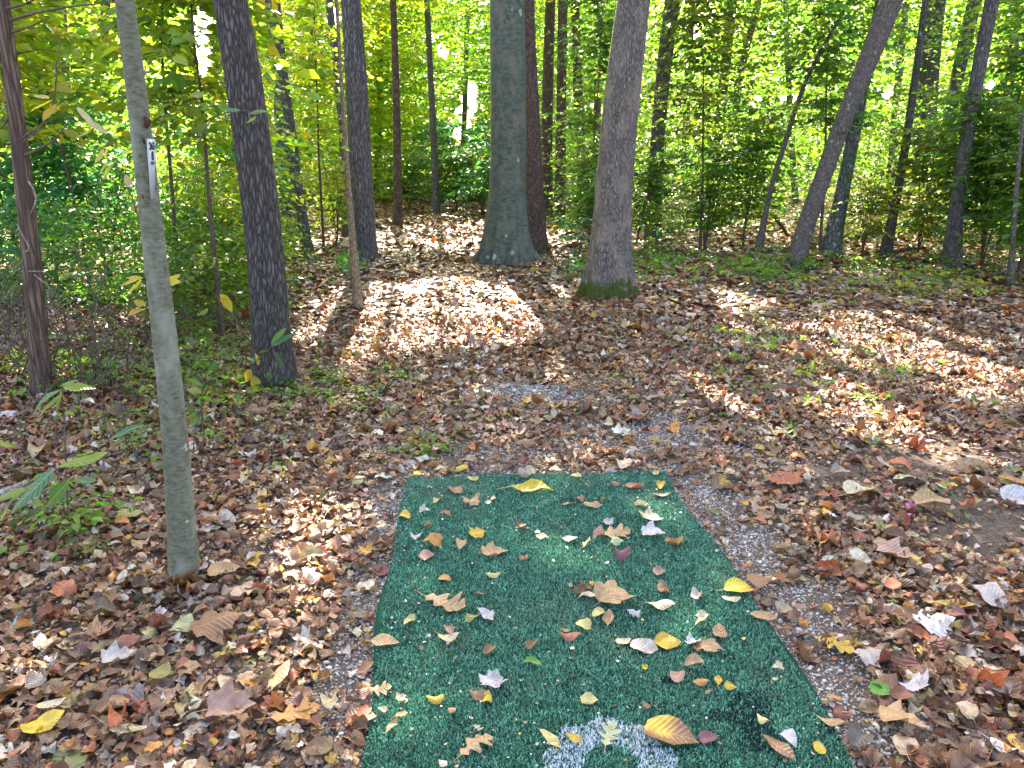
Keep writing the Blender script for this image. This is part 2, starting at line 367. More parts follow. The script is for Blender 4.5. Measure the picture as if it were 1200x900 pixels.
def make_mat():
    root = empty('turf_mat', (float(MC[:, 0].mean()), float(MC[:, 1].mean()), 0), 'long green artificial turf mat lying on gravel, white paint mark at its near end', 'mat')
    nu, nv = 40, 80; U, Vv = np.meshgrid(np.linspace(0, 1, nu), np.linspace(0, 1, nv)); u = U.ravel(); v = Vv.ravel()
    u2 = u + (1 - u) * edge_w(v, 1) + u * edge_w(v, 4); v2 = v + (1 - v) * edge_w(u, 2) * .5
    P = (MC[0][None] * ((1 - u2) * (1 - v2))[:, None] + MC[1][None] * (u2 * (1 - v2))[:, None] + MC[2][None] * (u2 * v2)[:, None] + MC[3][None] * ((1 - u2) * v2)[:, None])
    z = hgt(P[:, 0], P[:, 1]) + MATZ + .004 * np.sin(P[:, 0] * 5) * np.sin(P[:, 1] * 4)
    top = np.column_stack([P, z]); bot = top - [0, 0, .022]; n = len(top)
    a = (np.arange(nv - 1)[:, None] * nu + np.arange(nu - 1)[None]).ravel()
    T = [np.stack([a, a + nu, a + 1], 1), np.stack([a + 1, a + nu, a + nu + 1], 1)]
    ring = list(range(nu)) + [k * nu + nu - 1 for k in range(1, nv)] + [(nv - 1) * nu + k for k in range(nu - 2, -1, -1)] + [k * nu for k in range(nv - 2, 0, -1)]
    r = np.array(ring); q = np.roll(r, -1)
    T += [np.stack([r, q, q + n], 1), np.stack([r, q + n, r + n], 1)]
    loc = tuple(root.location)
    mesh_np('backing', np.concatenate([top, bot]), np.concatenate(T), M_backing, loc, root)
    # fibres
    N = 330000
    u = R.rand(N); v = R.rand(N) ** 1.0 * .82
    x = (MC[0][0] * (1 - u) + MC[1][0] * u) * (1 - v) + (MC[3][0] * (1 - u) + MC[2][0] * u) * v
    y = (MC[0][1] * (1 - u) + MC[1][1] * u) * (1 - v) + (MC[3][1] * (1 - u) + MC[2][1] * u) * v
    k = on_mat(x, y, -0.002); x, y = x[k], y[k]; N = len(x)
    z = hgt(x, y) + MATZ - .002 + .004 * np.sin(x * 5) * np.sin(y * 4)
    worn = vnoise(x * 5 + 3, y * 5 + 8); fine = vnoise(x * 30, y * 30)
    g = np.array([.11, .31, .205]) * (0.25 + 1.5 * R.rand(N, 1) ** 1.5); 
    g = g * (0.75 + 0.5 * fine[:, None])
    dust = (R.rand(N) < np.clip((worn - .55) * 1.0, .025, .35))
    g[dust] = np.array([.22, .30, .19]) * (.6 + .6 * R.rand(dust.sum(), 1))
    blue = R.rand(N) < .05; g[blue] = np.array([.03, .16, .13])
    # dark stain
    for (cx, cy, rx, ry) in ((880, 835, 30, 26), (890, 868, 26, 14), (782, 798, 9, 5), (840, 838, 16, 8)):
        px, py = project(x, y, .02); s = (((px - cx) / rx) ** 2 + ((py - cy) / ry) ** 2 < 1) & (R.rand(N) < .5); g[s] = np.array([.01, .022, .035])
    # paint mark: an open ring
    c = ground(716, 905)[:2]; top = ground(717, 851)[:2]
    ro = np.linalg.norm(top - c) ; d = np.hypot((x - c[0]) / 1.0, y - c[1])
    ang = np.arctan2(y - c[1], x - c[0])
    ring = (d < ro + .012 * np.sin(ang * 9)) & (d > ro * .42) & (R.rand(N) < .6 + .4 * vnoise(x * 40, y * 40))
    g[ring] = np.array([.72, .80, .86]) * (.7 + .4 * R.rand(ring.sum(), 1)); g[ring & (R.rand(N) < .13)] = np.array([.03, .09, .10])
    h = R.uniform(.007, .013, N); az = R.uniform(0, 2 * PI, N); ln = R.uniform(.1, 1.0, N); w = R.uniform(.0009, .0017, N) * (1 + .25 * (y - 1))
    side = np.stack([np.cos(az + PI / 2), np.sin(az + PI / 2), 0 * az], 1) * w[:, None]
    b = np.stack([x, y, z], 1); t = b + np.stack([np.cos(az) * ln * h, np.sin(az) * ln * h, h], 1)
    m = (b + t) / 2 + np.stack([0 * x, 0 * x, h * .2], 1)
    V = np.stack([b - side, b + side, m + side * .9, m - side * .9, t], 1).reshape(-1, 3); i = np.arange(N) * 5
    T = np.concatenate([np.stack([i, i + 1, i + 2], 1), np.stack([i, i + 2, i + 3], 1), np.stack([i + 3, i + 2, i + 4], 1)])
    f = mesh_np('turf_pile', V, T, M_turf, loc, root, col=np.repeat(g, 5, 0)); f['kind'] = 'stuff'
make_mat()
# ------------------------------------------------------------------ masks in ground space
def gmask(x, y, spots):
    px, py = project(x, y, 0.0); v = np.zeros(len(x))
    for (cx, cy, rx, ry, a) in spots: v = np.maximum(v, a * np.exp(-((px - cx) / rx) ** 2 - ((py - cy) / ry) ** 2))
    return v
GRAVEL = [(620, 465, 95, 20, 1.0), (830, 600, 40, 40, .8), (760, 510, 110, 30, .8), (600, 535, 180, 28, .6), (830, 580, 50, 30, .9), (880, 650, 50, 45, .95), (940, 720, 55, 50, 1), (990, 800, 50, 50, .95),
          (1040, 870, 55, 40, .8), (450, 610, 34, 50, .8), (430, 700, 32, 60, .75), (400, 800, 40, 60, .75), (360, 640, 60, 20, .35), (280, 750, 60, 22, .4), (700, 470, 120, 20, .6), (850, 530, 90, 30, .5), (500, 500, 90, 25, .4)]
SOIL = [(930, 455, 80, 14, .9), (1085, 540, 130, 30, 1), (1160, 620, 90, 50, 1), (980, 555, 90, 24, .95), (860, 545, 60, 16, .7), (1000, 600, 50, 25, .6), (1010, 545, 60, 12, .7), (610, 400, 70, 8, .5), (1080, 530, 90, 22, .9), (960, 545, 60, 25, .6), (1130, 600, 60, 40, .9), (1060, 615, 60, 20, .6), (700, 445, 90, 14, .7), (560, 430, 80, 12, .6), (1150, 650, 50, 30, .6), (1000, 480, 50, 14, .6), (760, 350, 30, 12, .5)]
# ------------------------------------------------------------------ leaf litter
rs = np.random.RandomState(11)
KINDS = ['maple', 'oak', 'oval', 'broad', 'tulip', 'maple', 'broad', 'oval', 'lance']
HI = [leaf_shape(KINDS[i % len(KINDS)], rs, 2, 1.15) for i in range(36)]
MID = [leaf_shape(KINDS[i % len(KINDS)], rs, 1, 1.3, False) for i in range(27)]
LO = [tiny_leaf(rs, w=rs.uniform(.45, .95), fold=rs.uniform(-.2, .35), curl=rs.uniform(-.3, .3)) for i in range(10)]
def scatter(y0, y1, dens, margin=2.2):
    A = (y1 - y0) * 2 * (0.72 * (y0 + y1) / 2 + margin)
    n = int(A * dens * 1.35)
    y = R.uniform(y0, y1, n); hw = .72 * y + margin; x = R.uniform(-1, 1, n) * (.72 * y1 + margin); k = np.abs(x) < hw
    return x[k], y[k]
def litter(y0, y1, dens, temps, size, tilt, lift):
    x, y = scatter(y0, y1, dens)
    g = gmask(x, y, GRAVEL); s = gmask(x, y, SOIL)
    n = .5 * vnoise(x * 2.1, y * 2.1) + .5 * vnoise(x * 6 + 9, y * 6)
    keep = (R.rand(len(x)) < (1 - .9 * np.minimum(1, 1.25 * np.maximum(g, s * 0.85))) * (.40 + 1.1 * n)) & ~on_mat(x, y, .012)
    x, y = x[keep], y[keep]; N = len(x)
    az = R.uniform(0, 2 * PI, N); tl = np.abs(R.normal(0, tilt, N)); ta = R.uniform(0, 2 * PI, N)
    nr = np.stack([np.sin(tl) * np.cos(ta), np.sin(tl) * np.sin(ta), np.cos(tl)], 1); nr[R.rand(N) < .35] *= -1
    fw = np.stack([np.cos(az), np.sin(az), 0 * az], 1); sz = size * R.lognormal(0, .33, N)
    z = hgt(x, y) + .006 + R.rand(N) * lift
    return bake(temps, np.stack([x, y, z], 1), frames(fw, nr), sz, palette(LITCOL, N, .35))
def merge(parts):
    Vs, Ts, Cs, Us = [], [], [], []; o = 0
    for V, T, C, U in parts: Vs.append(V); Ts.append(T + o); Cs.append(C); Us.append(U); o += len(V)
    return map(np.concatenate, (Vs, Ts, Cs, Us))
V, T, C, U = merge([litter(.7, 3.3, 1050, HI, .050, .48, .035), litter(3.3, 7.5, 850, MID, .054, .46, .03), litter(.7, 6, 3000, LO, .021, .6, .014)])
tag(mesh_np('leaf_litter', V, T, M_litter, col=C, uv=U), 'carpet of dry brown, tan and red fallen leaves over the forest floor', 'leaf litter', kind='stuff')
V, T, C, U = merge([litter(7.5, 12, 420, LO, .075, .45, .03), litter(12, 24, 120, LO, .11, .42, .03), litter(24, 34, 25, LO, .16, .42, .03)])
tag(mesh_np('distant_leaf_litter', V, T, M_litter_far, col=C, uv=U), 'brown leaf litter farther along the woodland path', 'leaf litter', kind='stuff')
# gravel
def gravel():
    x, y = scatter(.8, 6.5, 21000, .2); g = gmask(x, y, GRAVEL); nz = vnoise(x * 7, y * 7)
    band = on_mat(x, y, .10) & ~on_mat(x, y, .0)
    g = np.maximum(g * (.35 + 1.1 * nz), .75 * band)
    k = (R.rand(len(x)) < g ** 1.3) & ~on_mat(x, y, .0); x, y = x[k], y[k]
    # few crumbs on the mat
    N = len(x)
    t = (1 + 5 ** .5) / 2; iv = np.array([(-1, t, 0), (1, t, 0), (-1, -t, 0), (1, -t, 0), (0, -1, t), (0, 1, t), (0, -1, -t), (0, 1, -t), (t, 0, -1), (t, 0, 1), (-t, 0, -1), (-t, 0, 1)], float) / 1.9
    it = np.array([(0, 11, 5), (0, 5, 1), (0, 1, 7), (0, 7, 10), (0, 10, 11), (1, 5, 9), (5, 11, 4), (11, 10, 2), (10, 7, 6), (7, 1, 8), (3, 9, 4), (3, 4, 2), (3, 2, 6), (3, 6, 8), (3, 8, 9), (4, 9, 5), (2, 4, 11), (6, 2, 10), (8, 6, 7), (9, 8, 1)])
    temps = []
    for q in range(8):
        v = iv * (1 + rs.uniform(-.28, .28, (12, 1))) * np.array([1, rs.uniform(.6, .95), rs.uniform(.45, .7)]); temps.append((v, it, v[:, :2]))
    az = R.uniform(0, 2 * PI, N); Rm = frames(np.stack([np.cos(az), np.sin(az), R.uniform(-.3, .3, N)], 1), np.tile([0, 0, 1.], (N, 1)))
    sz = .0031 * R.lognormal(0, .5, N)
    near = on_mat(x, y, .3)
    C = palette([(.50, .48, .45, 4), (.38, .36, .34, 4), (.62, .61, .59, 1.5), (.26, .24, .22, 3), (.36, .29, .23, 2)], N, .25)
    V, T, C, U = bake(temps, np.stack([x, y, hgt(x, y) + sz * .35], 1), Rm, sz, C)
    tag(mesh_np('gravel', V, T, M_stone, col=C), 'pale grey crushed gravel around the green mat', 'gravel', kind='stuff')
gravel()
# small bits on the mat
def mat_bits():
    N = 1150; u = R.uniform(.01, .99, N); v = R.rand(N) * .8
    x = (MC[0][0] * (1 - u) + MC[1][0] * u) * (1 - v) + (MC[3][0] * (1 - u) + MC[2][0] * u) * v
    y = (MC[0][1] * (1 - u) + MC[1][1] * u) * (1 - v) + (MC[3][1] * (1 - u) + MC[2][1] * u) * v
    n = vnoise(x * 3, y * 3); k = R.rand(N) < .15 + n * .8; x, y = x[k], y[k]; N = len(x)
    az = R.uniform(0, 2 * PI, N); tl = R.normal(0, .5, (N, 2))
    Rm = frames(np.stack([np.cos(az), np.sin(az), 0 * az], 1), np.stack([tl[:, 0], tl[:, 1], 1 + 0 * az], 1))
    V, T, C, U = bake(LO, np.stack([x, y, hgt(x, y) + MATZ + .013], 1), Rm, .0085 * R.lognormal(0, .4, N), palette([(.5, .42, .3, 3), (.55, .52, .46, 1.5), (.25, .13, .08, 2), (.5, .36, .1, 1)], N))
    tag(mesh_np('leaf_debris', V, T, M_litter_far, col=C), 'tiny leaf crumbs and grit scattered over the green mat', 'debris', kind='stuff')
mat_bits()
# ------------------------------------------------------------------ single fallen leaves
CO = dict(yellow=(.62, .46, .03), gold=(.55, .36, .03), pale_yellow=(.62, .55, .22), cream=(.58, .50, .33), tan=(.46, .29, .15), brown=(.27, .14, .075), dark=(.16, .075, .05), red=(.33, .09, .05), pink=(.42, .26, .20),
          grey=(.50, .45, .42), white=(.56, .54, .56), orange=(.52, .24, .06), olive=(.30, .28, .07), green=(.09, .30, .03), maroon=(.20, .06, .09), palegreen=(.44, .50, .28), magenta=(.75, .10, .55), cyan=(.30, .45, .42))
lrs = np.random.RandomState(5)
def one_leaf(px, py, size, kind, col, label, onmat=True, az=None, curl=.8, col2=None, name='fallen_leaf', group=None, tilt=.12, cat='leaf'):
    g = ground(px, py); z = float(hgt(g[0], g[1])) + (MATZ + .012 if onmat else .034)
    V, T, uv = leaf_shape(kind, lrs, 2, curl); dp = depth(g)
    s = size / F * dp * (1.12 if kind in ('oval', 'lance') else 1.02) * (1 if onmat else .88)
    a = lrs.uniform(0, 2 * PI) if az is None else math.radians(az)
    nr = np.array([[lrs.normal(0, tilt), lrs.normal(0, tilt) - .06, 1.0]])
    Rm = frames(np.array([[math.cos(a), math.sin(a), 0.]]), nr)[0]
    V[:, 2] -= V[:, 2].min() * .8
    W = (V * s) @ Rm.T + np.array([g[0], g[1], z])
    c = np.tile(np.array(CO[col]) * lrs.uniform(.88, 1.1), (len(W), 1))
    if col2: k = (uv[:, 0] > .02) | (uv[:, 1] > .55); c[k] = (.20, .10, .05)
    o = mesh_np(name, W, T, M_matleaf, (float(g[0]), float(g[1]), z), col=c, uv=uv, sm=True)
    return tag(o, label, cat, group)
GM = 'fallen leaves lying on the green mat'
ML = [
 (490,561,11,'broad','yellow','small yellow leaf on the far edge of the green mat near its left corner'),
 (542,558,17,'oval','yellow','yellow leaf folded over the far edge of the green mat'),
 (555,569,14,'oval','pale_yellow','small pale yellow leaf just inside the far edge of the mat'),
 (615,566,19,'oval','grey','curled pale grey leaf at the middle of the mat far edge'),
 (623,582,44,'lance','yellow','long bright yellow leaf near the far edge of the mat',0),
 (533,582,20,'broad','brown','curled brown leaf left of the long yellow leaf'),
 (514,593,14,'oval','tan','small upright tan leaf below the far left corner of the mat'),
 (555,597,21,'maple','tan','tan lobed leaf curled up in the far left part of the mat'),
 (578,591,10,'oval','cream','little cream oval leaf beside the curled tan lobed leaf'),
 (498,606,12,'maple','grey','small crumpled grey leaf near the left edge of the mat'),
 (473,613,17,'broad','gold','golden leaf lying across the left edge of the mat'),
 (522,609,13,'oval','red','small reddish brown leaf below the curled brown leaf'),
 (502,624,9,'broad','orange','tiny orange leaf near the left edge of the mat'),
 (488,637,14,'maple','white','small pale bluish star shaped leaf near the left edge of the mat'),
 (558,633,20,'maple','gold','golden brown lobed leaf left of the mat centre line'),
 (610,625,22,'oak','dark','dark brown curled leaf with pale tip in the upper middle of the mat'),
 (636,637,14,'oval','cream','cream oval leaf right of the dark curled leaf'),
 (505,647,24,'maple','orange','orange tan leaf overlapping a pale pink leaf at the mat left side'),
 (501,661,20,'broad','pink','pale pink round leaf under the orange tan leaf'),
 (540,647,20,'oval','tan','folded tan leaf between orange leaf and tan lobed leaf'),
 (579,655,28,'maple','tan','flat tan lobed leaf pointing right in the left half of the mat',10),
 (613,663,9,'maple','red','tiny rust coloured leaf in the middle of the mat'),
 (577,682,15,'oval','pale_yellow','small pale yellow oval leaf left of the mat middle',0),
 (522,686,15,'broad','orange','rounded orange brown leaf above the big oak leaf'),
 (563,705,11,'oval','brown','small brown oval leaf right of the big oak leaf'),
 (519,716,50,'oak','tan','big tan oak leaf with deep lobes at the left of the mat',-25),
 (480,737,18,'oval','pale_yellow','curled pale yellow leaf below the big oak leaf',60),
 (572,731,21,'maple','white','bluish white maple leaf beside an olive folded leaf'),
 (554,733,20,'oval','olive','olive folded leaf touching the bluish white maple leaf',40),
 (527,747,17,'broad','pink','pinkish brown folded leaf under the big oak leaf'),
 (525,758,24,'oval','cream','long cream oval leaf below the pinkish brown folded leaf',0),
 (573,771,19,'oval','brown','brown oval leaf tilted in the left middle of the mat',45),
 (622,766,20,'oval','brown','dark brown folded leaf above the bright green leaf',50),
 (623,789,19,'oval','green','bright green oval leaf in the middle of the mat',-15),
 (684,743,18,'broad','pale_yellow','pale yellow oval leaf right of the mat centre line'),
 (663,747,9,'oval','brown','tiny brown leaf left of the pale yellow oval leaf'),
 (667,756,22,'oval','red','slim reddish brown leaf below the tiny brown leaf',5),
 (668,695,10,'broad','cream','small round cream leaf left of the brown maple leaf'),
 (682,702,24,'maple','brown','brown maple leaf left of the big tan leaf'),
 (693,691,10,'oval','gold','small golden leaf above the brown maple leaf'),
 (687,712,18,'oval','cream','cream oval leaf just below the brown maple leaf',0),
 (720,709,44,'tulip','tan','big tan four lobed leaf in the middle of the mat',30),
 (702,728,18,'broad','pale_yellow','pale yellow leaf under the big tan four lobed leaf'),
 (712,736,22,'oval','tan','standing folded tan leaf under the big tan four lobed leaf',80),
 (742,730,14,'maple','white','small white heart shaped leaf right of the big tan leaf'),
 (777,700,22,'oval','brown','curled tan leaf with yellow tip in the right middle of the mat',100),
 (770,719,30,'oval','cream','folded cream leaf below the curled leaf with yellow tip',-5),
 (780,762,28,'broad','gold','speckled golden brown oval leaf near the right of the mat',0),
 (753,768,30,'broad','grey','large grey tan oval leaf left of the speckled golden leaf',-20),
 (729,762,17,'oval','cream','cream oval leaf touching the large grey tan leaf',10),
 (755,792,9,'broad','yellow','tiny yellow round leaf below the large grey tan leaf'),
 (728,661,22,'maple','maroon','purplish maroon leaf right of the mat middle'),
 (770,678,17,'broad','pink','pale pinkish tan leaf right of the maroon leaf'),
 (667,639,17,'oval','white','white and brown folded leaf in the upper middle of the mat',0),
 (687,645,15,'oval','tan','small folded tan leaf left of a long curled tan leaf',60),
 (718,632,38,'oak','tan','long curled tan leaf in the upper right of the mat',5),
 (722,644,17,'oval','palegreen','greenish yellow oval leaf under the long curled tan leaf',30),
 (702,637,16,'broad','pink','pinkish tan leaf at the left end of the long curled tan leaf'),
 (712,620,17,'broad','white','white leaf with yellow edge above the long curled tan leaf'),
 (763,614,26,'tulip','cream','pale cream lobed leaf near the right edge of the mat'),
 (765,634,26,'maple','white','pinkish white crumpled leaf near the right edge of the mat'),
 (789,645,22,'oval','orange','rolled orange tan leaf at the right edge of the mat',0),
 (693,600,18,'oval','tan','tan oval leaf behind the long curled tan leaf',0),
 (665,598,18,'lance','tan','slim tan leaf right of the long bright yellow leaf',0),
 (678,593,12,'maple','brown','little brown leaf above the slim tan leaf'),
 (708,594,12,'oval','olive','small olive yellow leaf in the upper right of the mat',0),
 (687,578,12,'oak','brown','small brown twig like leaf near the far edge of the mat'),
 (742,578,22,'oval','red','red brown curled leaf near the far right of the mat',10),
 (722,574,11,'broad','brown','small brown leaf left of the red brown curled leaf'),
 (750,598,15,'oval','cream','small cream leaf below the red brown curled leaf',-20),
 (775,587,20,'oval','dark','dark brown folded leaf at the far right corner of the mat',0),
 (775,575,18,'broad','gold','golden tan curled leaf by the far right corner of the mat'),
 (769,562,10,'broad','pale_yellow','small pale yellow leaf at the far right corner of the mat'),
 (675,569,14,'lance','pale_yellow','thin pale yellow leaf along the far edge of the mat',10),
 (855,711,20,'oval','cream','cream oval leaf below the bright yellow leaf at the mat edge',-10),
 (817,709,19,'broad','grey','pale greyish leaf left of the bright yellow edge leaf'),
 (821,731,17,'oval','cream','cream folded leaf in the right part of the mat',30),
 (822,741,15,'oval','tan','tan folded leaf right below the cream folded leaf'),
 (811,761,18,'maple','white','white maple leaf beside a dark red leaf'),
 (816,769,15,'oval','red','dark red leaf under the white maple leaf'),
 (830,771,25,'maple','tan','star shaped tan leaf right of the white maple leaf',-90),
 (842,752,26,'oval','brown','brown curled leaf standing up right of the star shaped leaf',80),
 (811,789,24,'oval','tan','rolled tan leaf above the pinkish tan leaf',15),
 (792,804,20,'broad','pink','pinkish tan leaf joined to the rolled tan leaf'),
 (819,809,17,'oval','orange','orange brown oval leaf between the rolled leaf and golden leaf',0),
 (841,807,15,'oval','gold','upright golden brown leaf left of the golden round leaf',70),
 (855,814,14,'broad','gold','golden round leaf near the right edge of the mat'),
 (757,837,12,'oval','brown','small brown oval leaf above the big yellow and brown leaf',-60),
 (829,876,22,'broad','maroon','purple brown round leaf right of the big yellow and brown leaf',20),
 (892,854,14,'broad','pale_yellow','small yellow tan leaf near the near right corner of the mat'),
 (922,880,22,'broad','white','white oval leaf beside the rolled brown leaf',-60),
 (908,888,40,'lance','brown','large rolled brown ribbed leaf at the bottom of the mat',-55),
 (960,889,20,'oval','gold','yellow brown leaf at the near right corner of the mat',100),
 (892,731,26,'oval','tan','tan leaf lying over the right edge of the mat',-15),
 (910,792,12,'maple','cream','small cream pointed leaf near the right edge of the mat'),
 (579,809,29,'maple','white','lilac white pointed maple leaf in the near left of the mat',75),
 (571,830,18,'broad','yellow','yellow leaf just below the lilac white maple leaf'),
 (560,825,20,'oval','brown','brown folded leaf left of the yellow leaf',0),
 (511,831,19,'broad','gold','golden leaf with a dark spot in the near left of the mat'),
 (530,842,10,'broad','tan','tiny tan leaf right of the golden spotted leaf'),
 (471,829,13,'maple','cream','small pale three cornered leaf near the left edge of the mat'),
 (444,818,26,'oak','tan','long tan leaf across the left edge of the mat',15),
 (430,844,16,'broad','tan','tan round leaf at the left edge of the mat near the bottom'),
 (449,841,12,'broad','cream','small cream tan leaf right of the tan round leaf'),
 (470,848,13,'oval','orange','small orange leaf in the near left corner of the mat',20),
 (459,862,17,'oval','tan','tan pointed leaf below the small orange leaf',60),
 (560,863,15,'oak','cream','small cream tan leaf above the large oak leaf at the bottom'),
 (557,886,44,'oak','tan','large tan oak leaf at the bottom edge of the mat',40),
 (643,875,30,'lance','pale_yellow','long pale yellow leaf left of the white paint',-50),
 (671,881,20,'oval','gold','yellow orange leaf on the left end of the white paint',-35),
 (690,832,20,'broad','pale_yellow','pale yellow folded leaf above the white paint',10),
 (450,761,28,'oval','tan','long tan leaf sticking onto the left edge of the mat',0),
]
for e in ML:
    e = list(e); e[2] *= 1.08
    px, py, s, kind, col, lab = e[:6]; one_leaf(px, py, s, kind, col, lab, az=e[6] if len(e) > 6 else None, group=GM, curl=1.25 if s < 26 else .8)
one_leaf(864, 699, 34, 'broad', 'yellow', 'bright yellow leaf on the right edge of the mat', az=0, group=GM, curl=.4)
one_leaf(783, 872, 62, 'broad', 'gold', 'biggest leaf on the mat, half yellow half brown with strong veins', az=-20, group=GM, curl=.35, col2='brown')
one_leaf(713, 872, 40, 'oak', 'palegreen', 'pale green oak leaf lying on the white paint', az=70, group=GM, curl=.3)
GL = 'large leaves lying in the litter around the mat'
for e in [
 (52,862,52,'broad','yellow','large bright yellow leaf in the bottom left corner of the litter',40),
 (150,866,58,'lance','cream','long ribbed tan leaf beside the large yellow leaf at bottom left',-5),
 (62,838,34,'oval','cream','pale bluish cream leaf above the large yellow leaf',20),
 (140,780,40,'maple','grey','pale grey leaf halfway between corner leaf and the sapling foot',30),
 (190,800,32,'broad','olive','olive folded leaf below the foot of the grey sapling',70),
 (215,745,40,'broad','palegreen','pale whitish green curled leaf right below the grey sapling',80),
 (255,745,62,'maple','brown','big brown maple leaf leaning beside the grey sapling foot',30),
 (262,680,40,'broad','tan','golden tan leaf with long stalk right of the grey sapling foot',30),
 (272,842,60,'maple','pink','big pinkish veined leaf left of the mat near the bottom',10),
 (345,850,64,'oak','orange','large orange brown curled leaf near the mat bottom left corner',20),
 (330,805,54,'lance','tan','long tan ribbed leaf pointing down left of the mat',-100),
 (30,742,30,'maple','cyan','pale blue green leaf at the left border of the litter',0),
 (150,612,36,'oval','olive','yellow and brown spotted leaf left of the grey sapling',10),
 (918,570,44,'maple','red','dark reddish brown maple leaf right of the far mat corner',90),
 (1006,585,46,'broad','cream','curled cream tan leaf on the soil right of the mat',20),
 (1048,658,48,'maple','pink','flat pinkish brown maple leaf on the right side litter',-30),
 (1060,598,0,'oval','cream','',0),
 (1094,742,50,'maple','white','whitish pink maple leaf right of the gravel',10),
 (1068,810,40,'maple','white','bluish white star leaf below the whitish pink maple leaf',80),
 (1016,782,38,'maple','grey','pale grey maple leaf on the gravel edge at right',20),
 (1055,860,58,'maple','tan','large tan maple leaf at the bottom right',-20),
 (1118,718,48,'lance','gold','golden ribbed leaf on the right litter',-10),
 (1030,822,30,'broad','green','dull green leaf between gravel and tan maple leaf',0),
 (1090,602,52,'broad','tan','grey tan curled leaf right of the pink petals',10),
 (1190,590,44,'broad','white','white veined leaf at the right border',-20),
 (1058,568,30,'oval','palegreen','pale green oval leaf above the pink petals',5),
 (1160,708,48,'tulip','grey','pale grey four lobed leaf near the right border',0),
 (1000,880,0,'oval','cream','',0),
 (980,745,0,'oval','gold','',0),
 (975,765,50,'oak','gold','golden brown oak leaf on the white gravel beside the mat',-40),
 (940,540,0,'oval','gold','',0),
 (888,690,36,'broad','brown','reddish brown leaf on the gravel near the bright yellow leaf',0),
 (968,857,34,'oval','tan','tan pointed leaf on the gravel at the near right mat edge',-25)]:
    if e[2]: one_leaf(*e[:6], onmat=False, az=e[6], group=GL, curl=.6, tilt=.2)
pe = one_leaf(1066, 602, 15, 'broad', 'magenta', 'magenta petal in the leaf litter on the right', onmat=False, az=0, curl=.7, name='petal', cat='petal')
pe2 = one_leaf(1060, 611, 13, 'oval', 'magenta', 'second magenta petal, just below the first on a dry leaf', onmat=False, az=0, curl=.3, name='petal', cat='petal')
# ------------------------------------------------------------------ tubes
def tube(P, rad, nseg=12, bumpf=None, cap=True):
    P = np.asarray(P, float); n = len(P); tg = np.gradient(P, axis=0); tg /= np.linalg.norm(tg, axis=1, keepdims=True)
    ref = np.array([1., 0, 0]) if abs(tg[0][0]) < .9 else np.array([0, 1., 0])
    V = []
    for k in range(n):
        a = ref - tg[k] * np.dot(ref, tg[k]); a /= np.linalg.norm(a); b = np.cross(tg[k], a); ref = a
        th = np.linspace(0, 2 * PI, nseg, endpoint=False); r = rad[k] * np.ones(nseg)
        if bumpf is not None: r = bumpf(th, k, rad[k], P[k])
        V.append(P[k] + np.outer(np.cos(th) * r, a) + np.outer(np.sin(th) * r, b))
    V = np.concatenate(V); T = []
    i = np.arange(nseg); j = (i + 1) % nseg
    for k in range(n - 1):
        a0 = k * nseg
        T.append(np.stack([a0 + i, a0 + j, a0 + nseg + j], 1)); T.append(np.stack([a0 + i, a0 + nseg + j, a0 + nseg + i], 1))
    if cap:
        V = np.concatenate([V, P[-1:]]); T.append(np.stack([(n - 1) * nseg + i, (n - 1) * nseg + j, np.full(nseg, len(V) - 1)], 1))
    return V, np.concatenate(T)
def resample(P, r, step):
    P = np.asarray(P, float); d = np.r_[0, np.cumsum(np.linalg.norm(np.diff(P, axis=0), axis=1))]
    m = max(3, int(d[-1] / step) + 1); s = np.linspace(0, d[-1], m)
    Q = np.stack([np.interp(s, d, P[:, c]) for c in range(3)], 1)
    for _ in range(2 + m // 14):
        Q[1:-1] = .25 * Q[:-2] + .5 * Q[1:-1] + .25 * Q[2:]
    return Q, np.interp(s, d, r), s
def joinm(lst):
    Vs, Ts = [], []; o = 0
    for V, T in lst: Vs.append(V); Ts.append(T + o); o += len(V)
    return np.concatenate(Vs), np.concatenate(Ts)
TREES = []
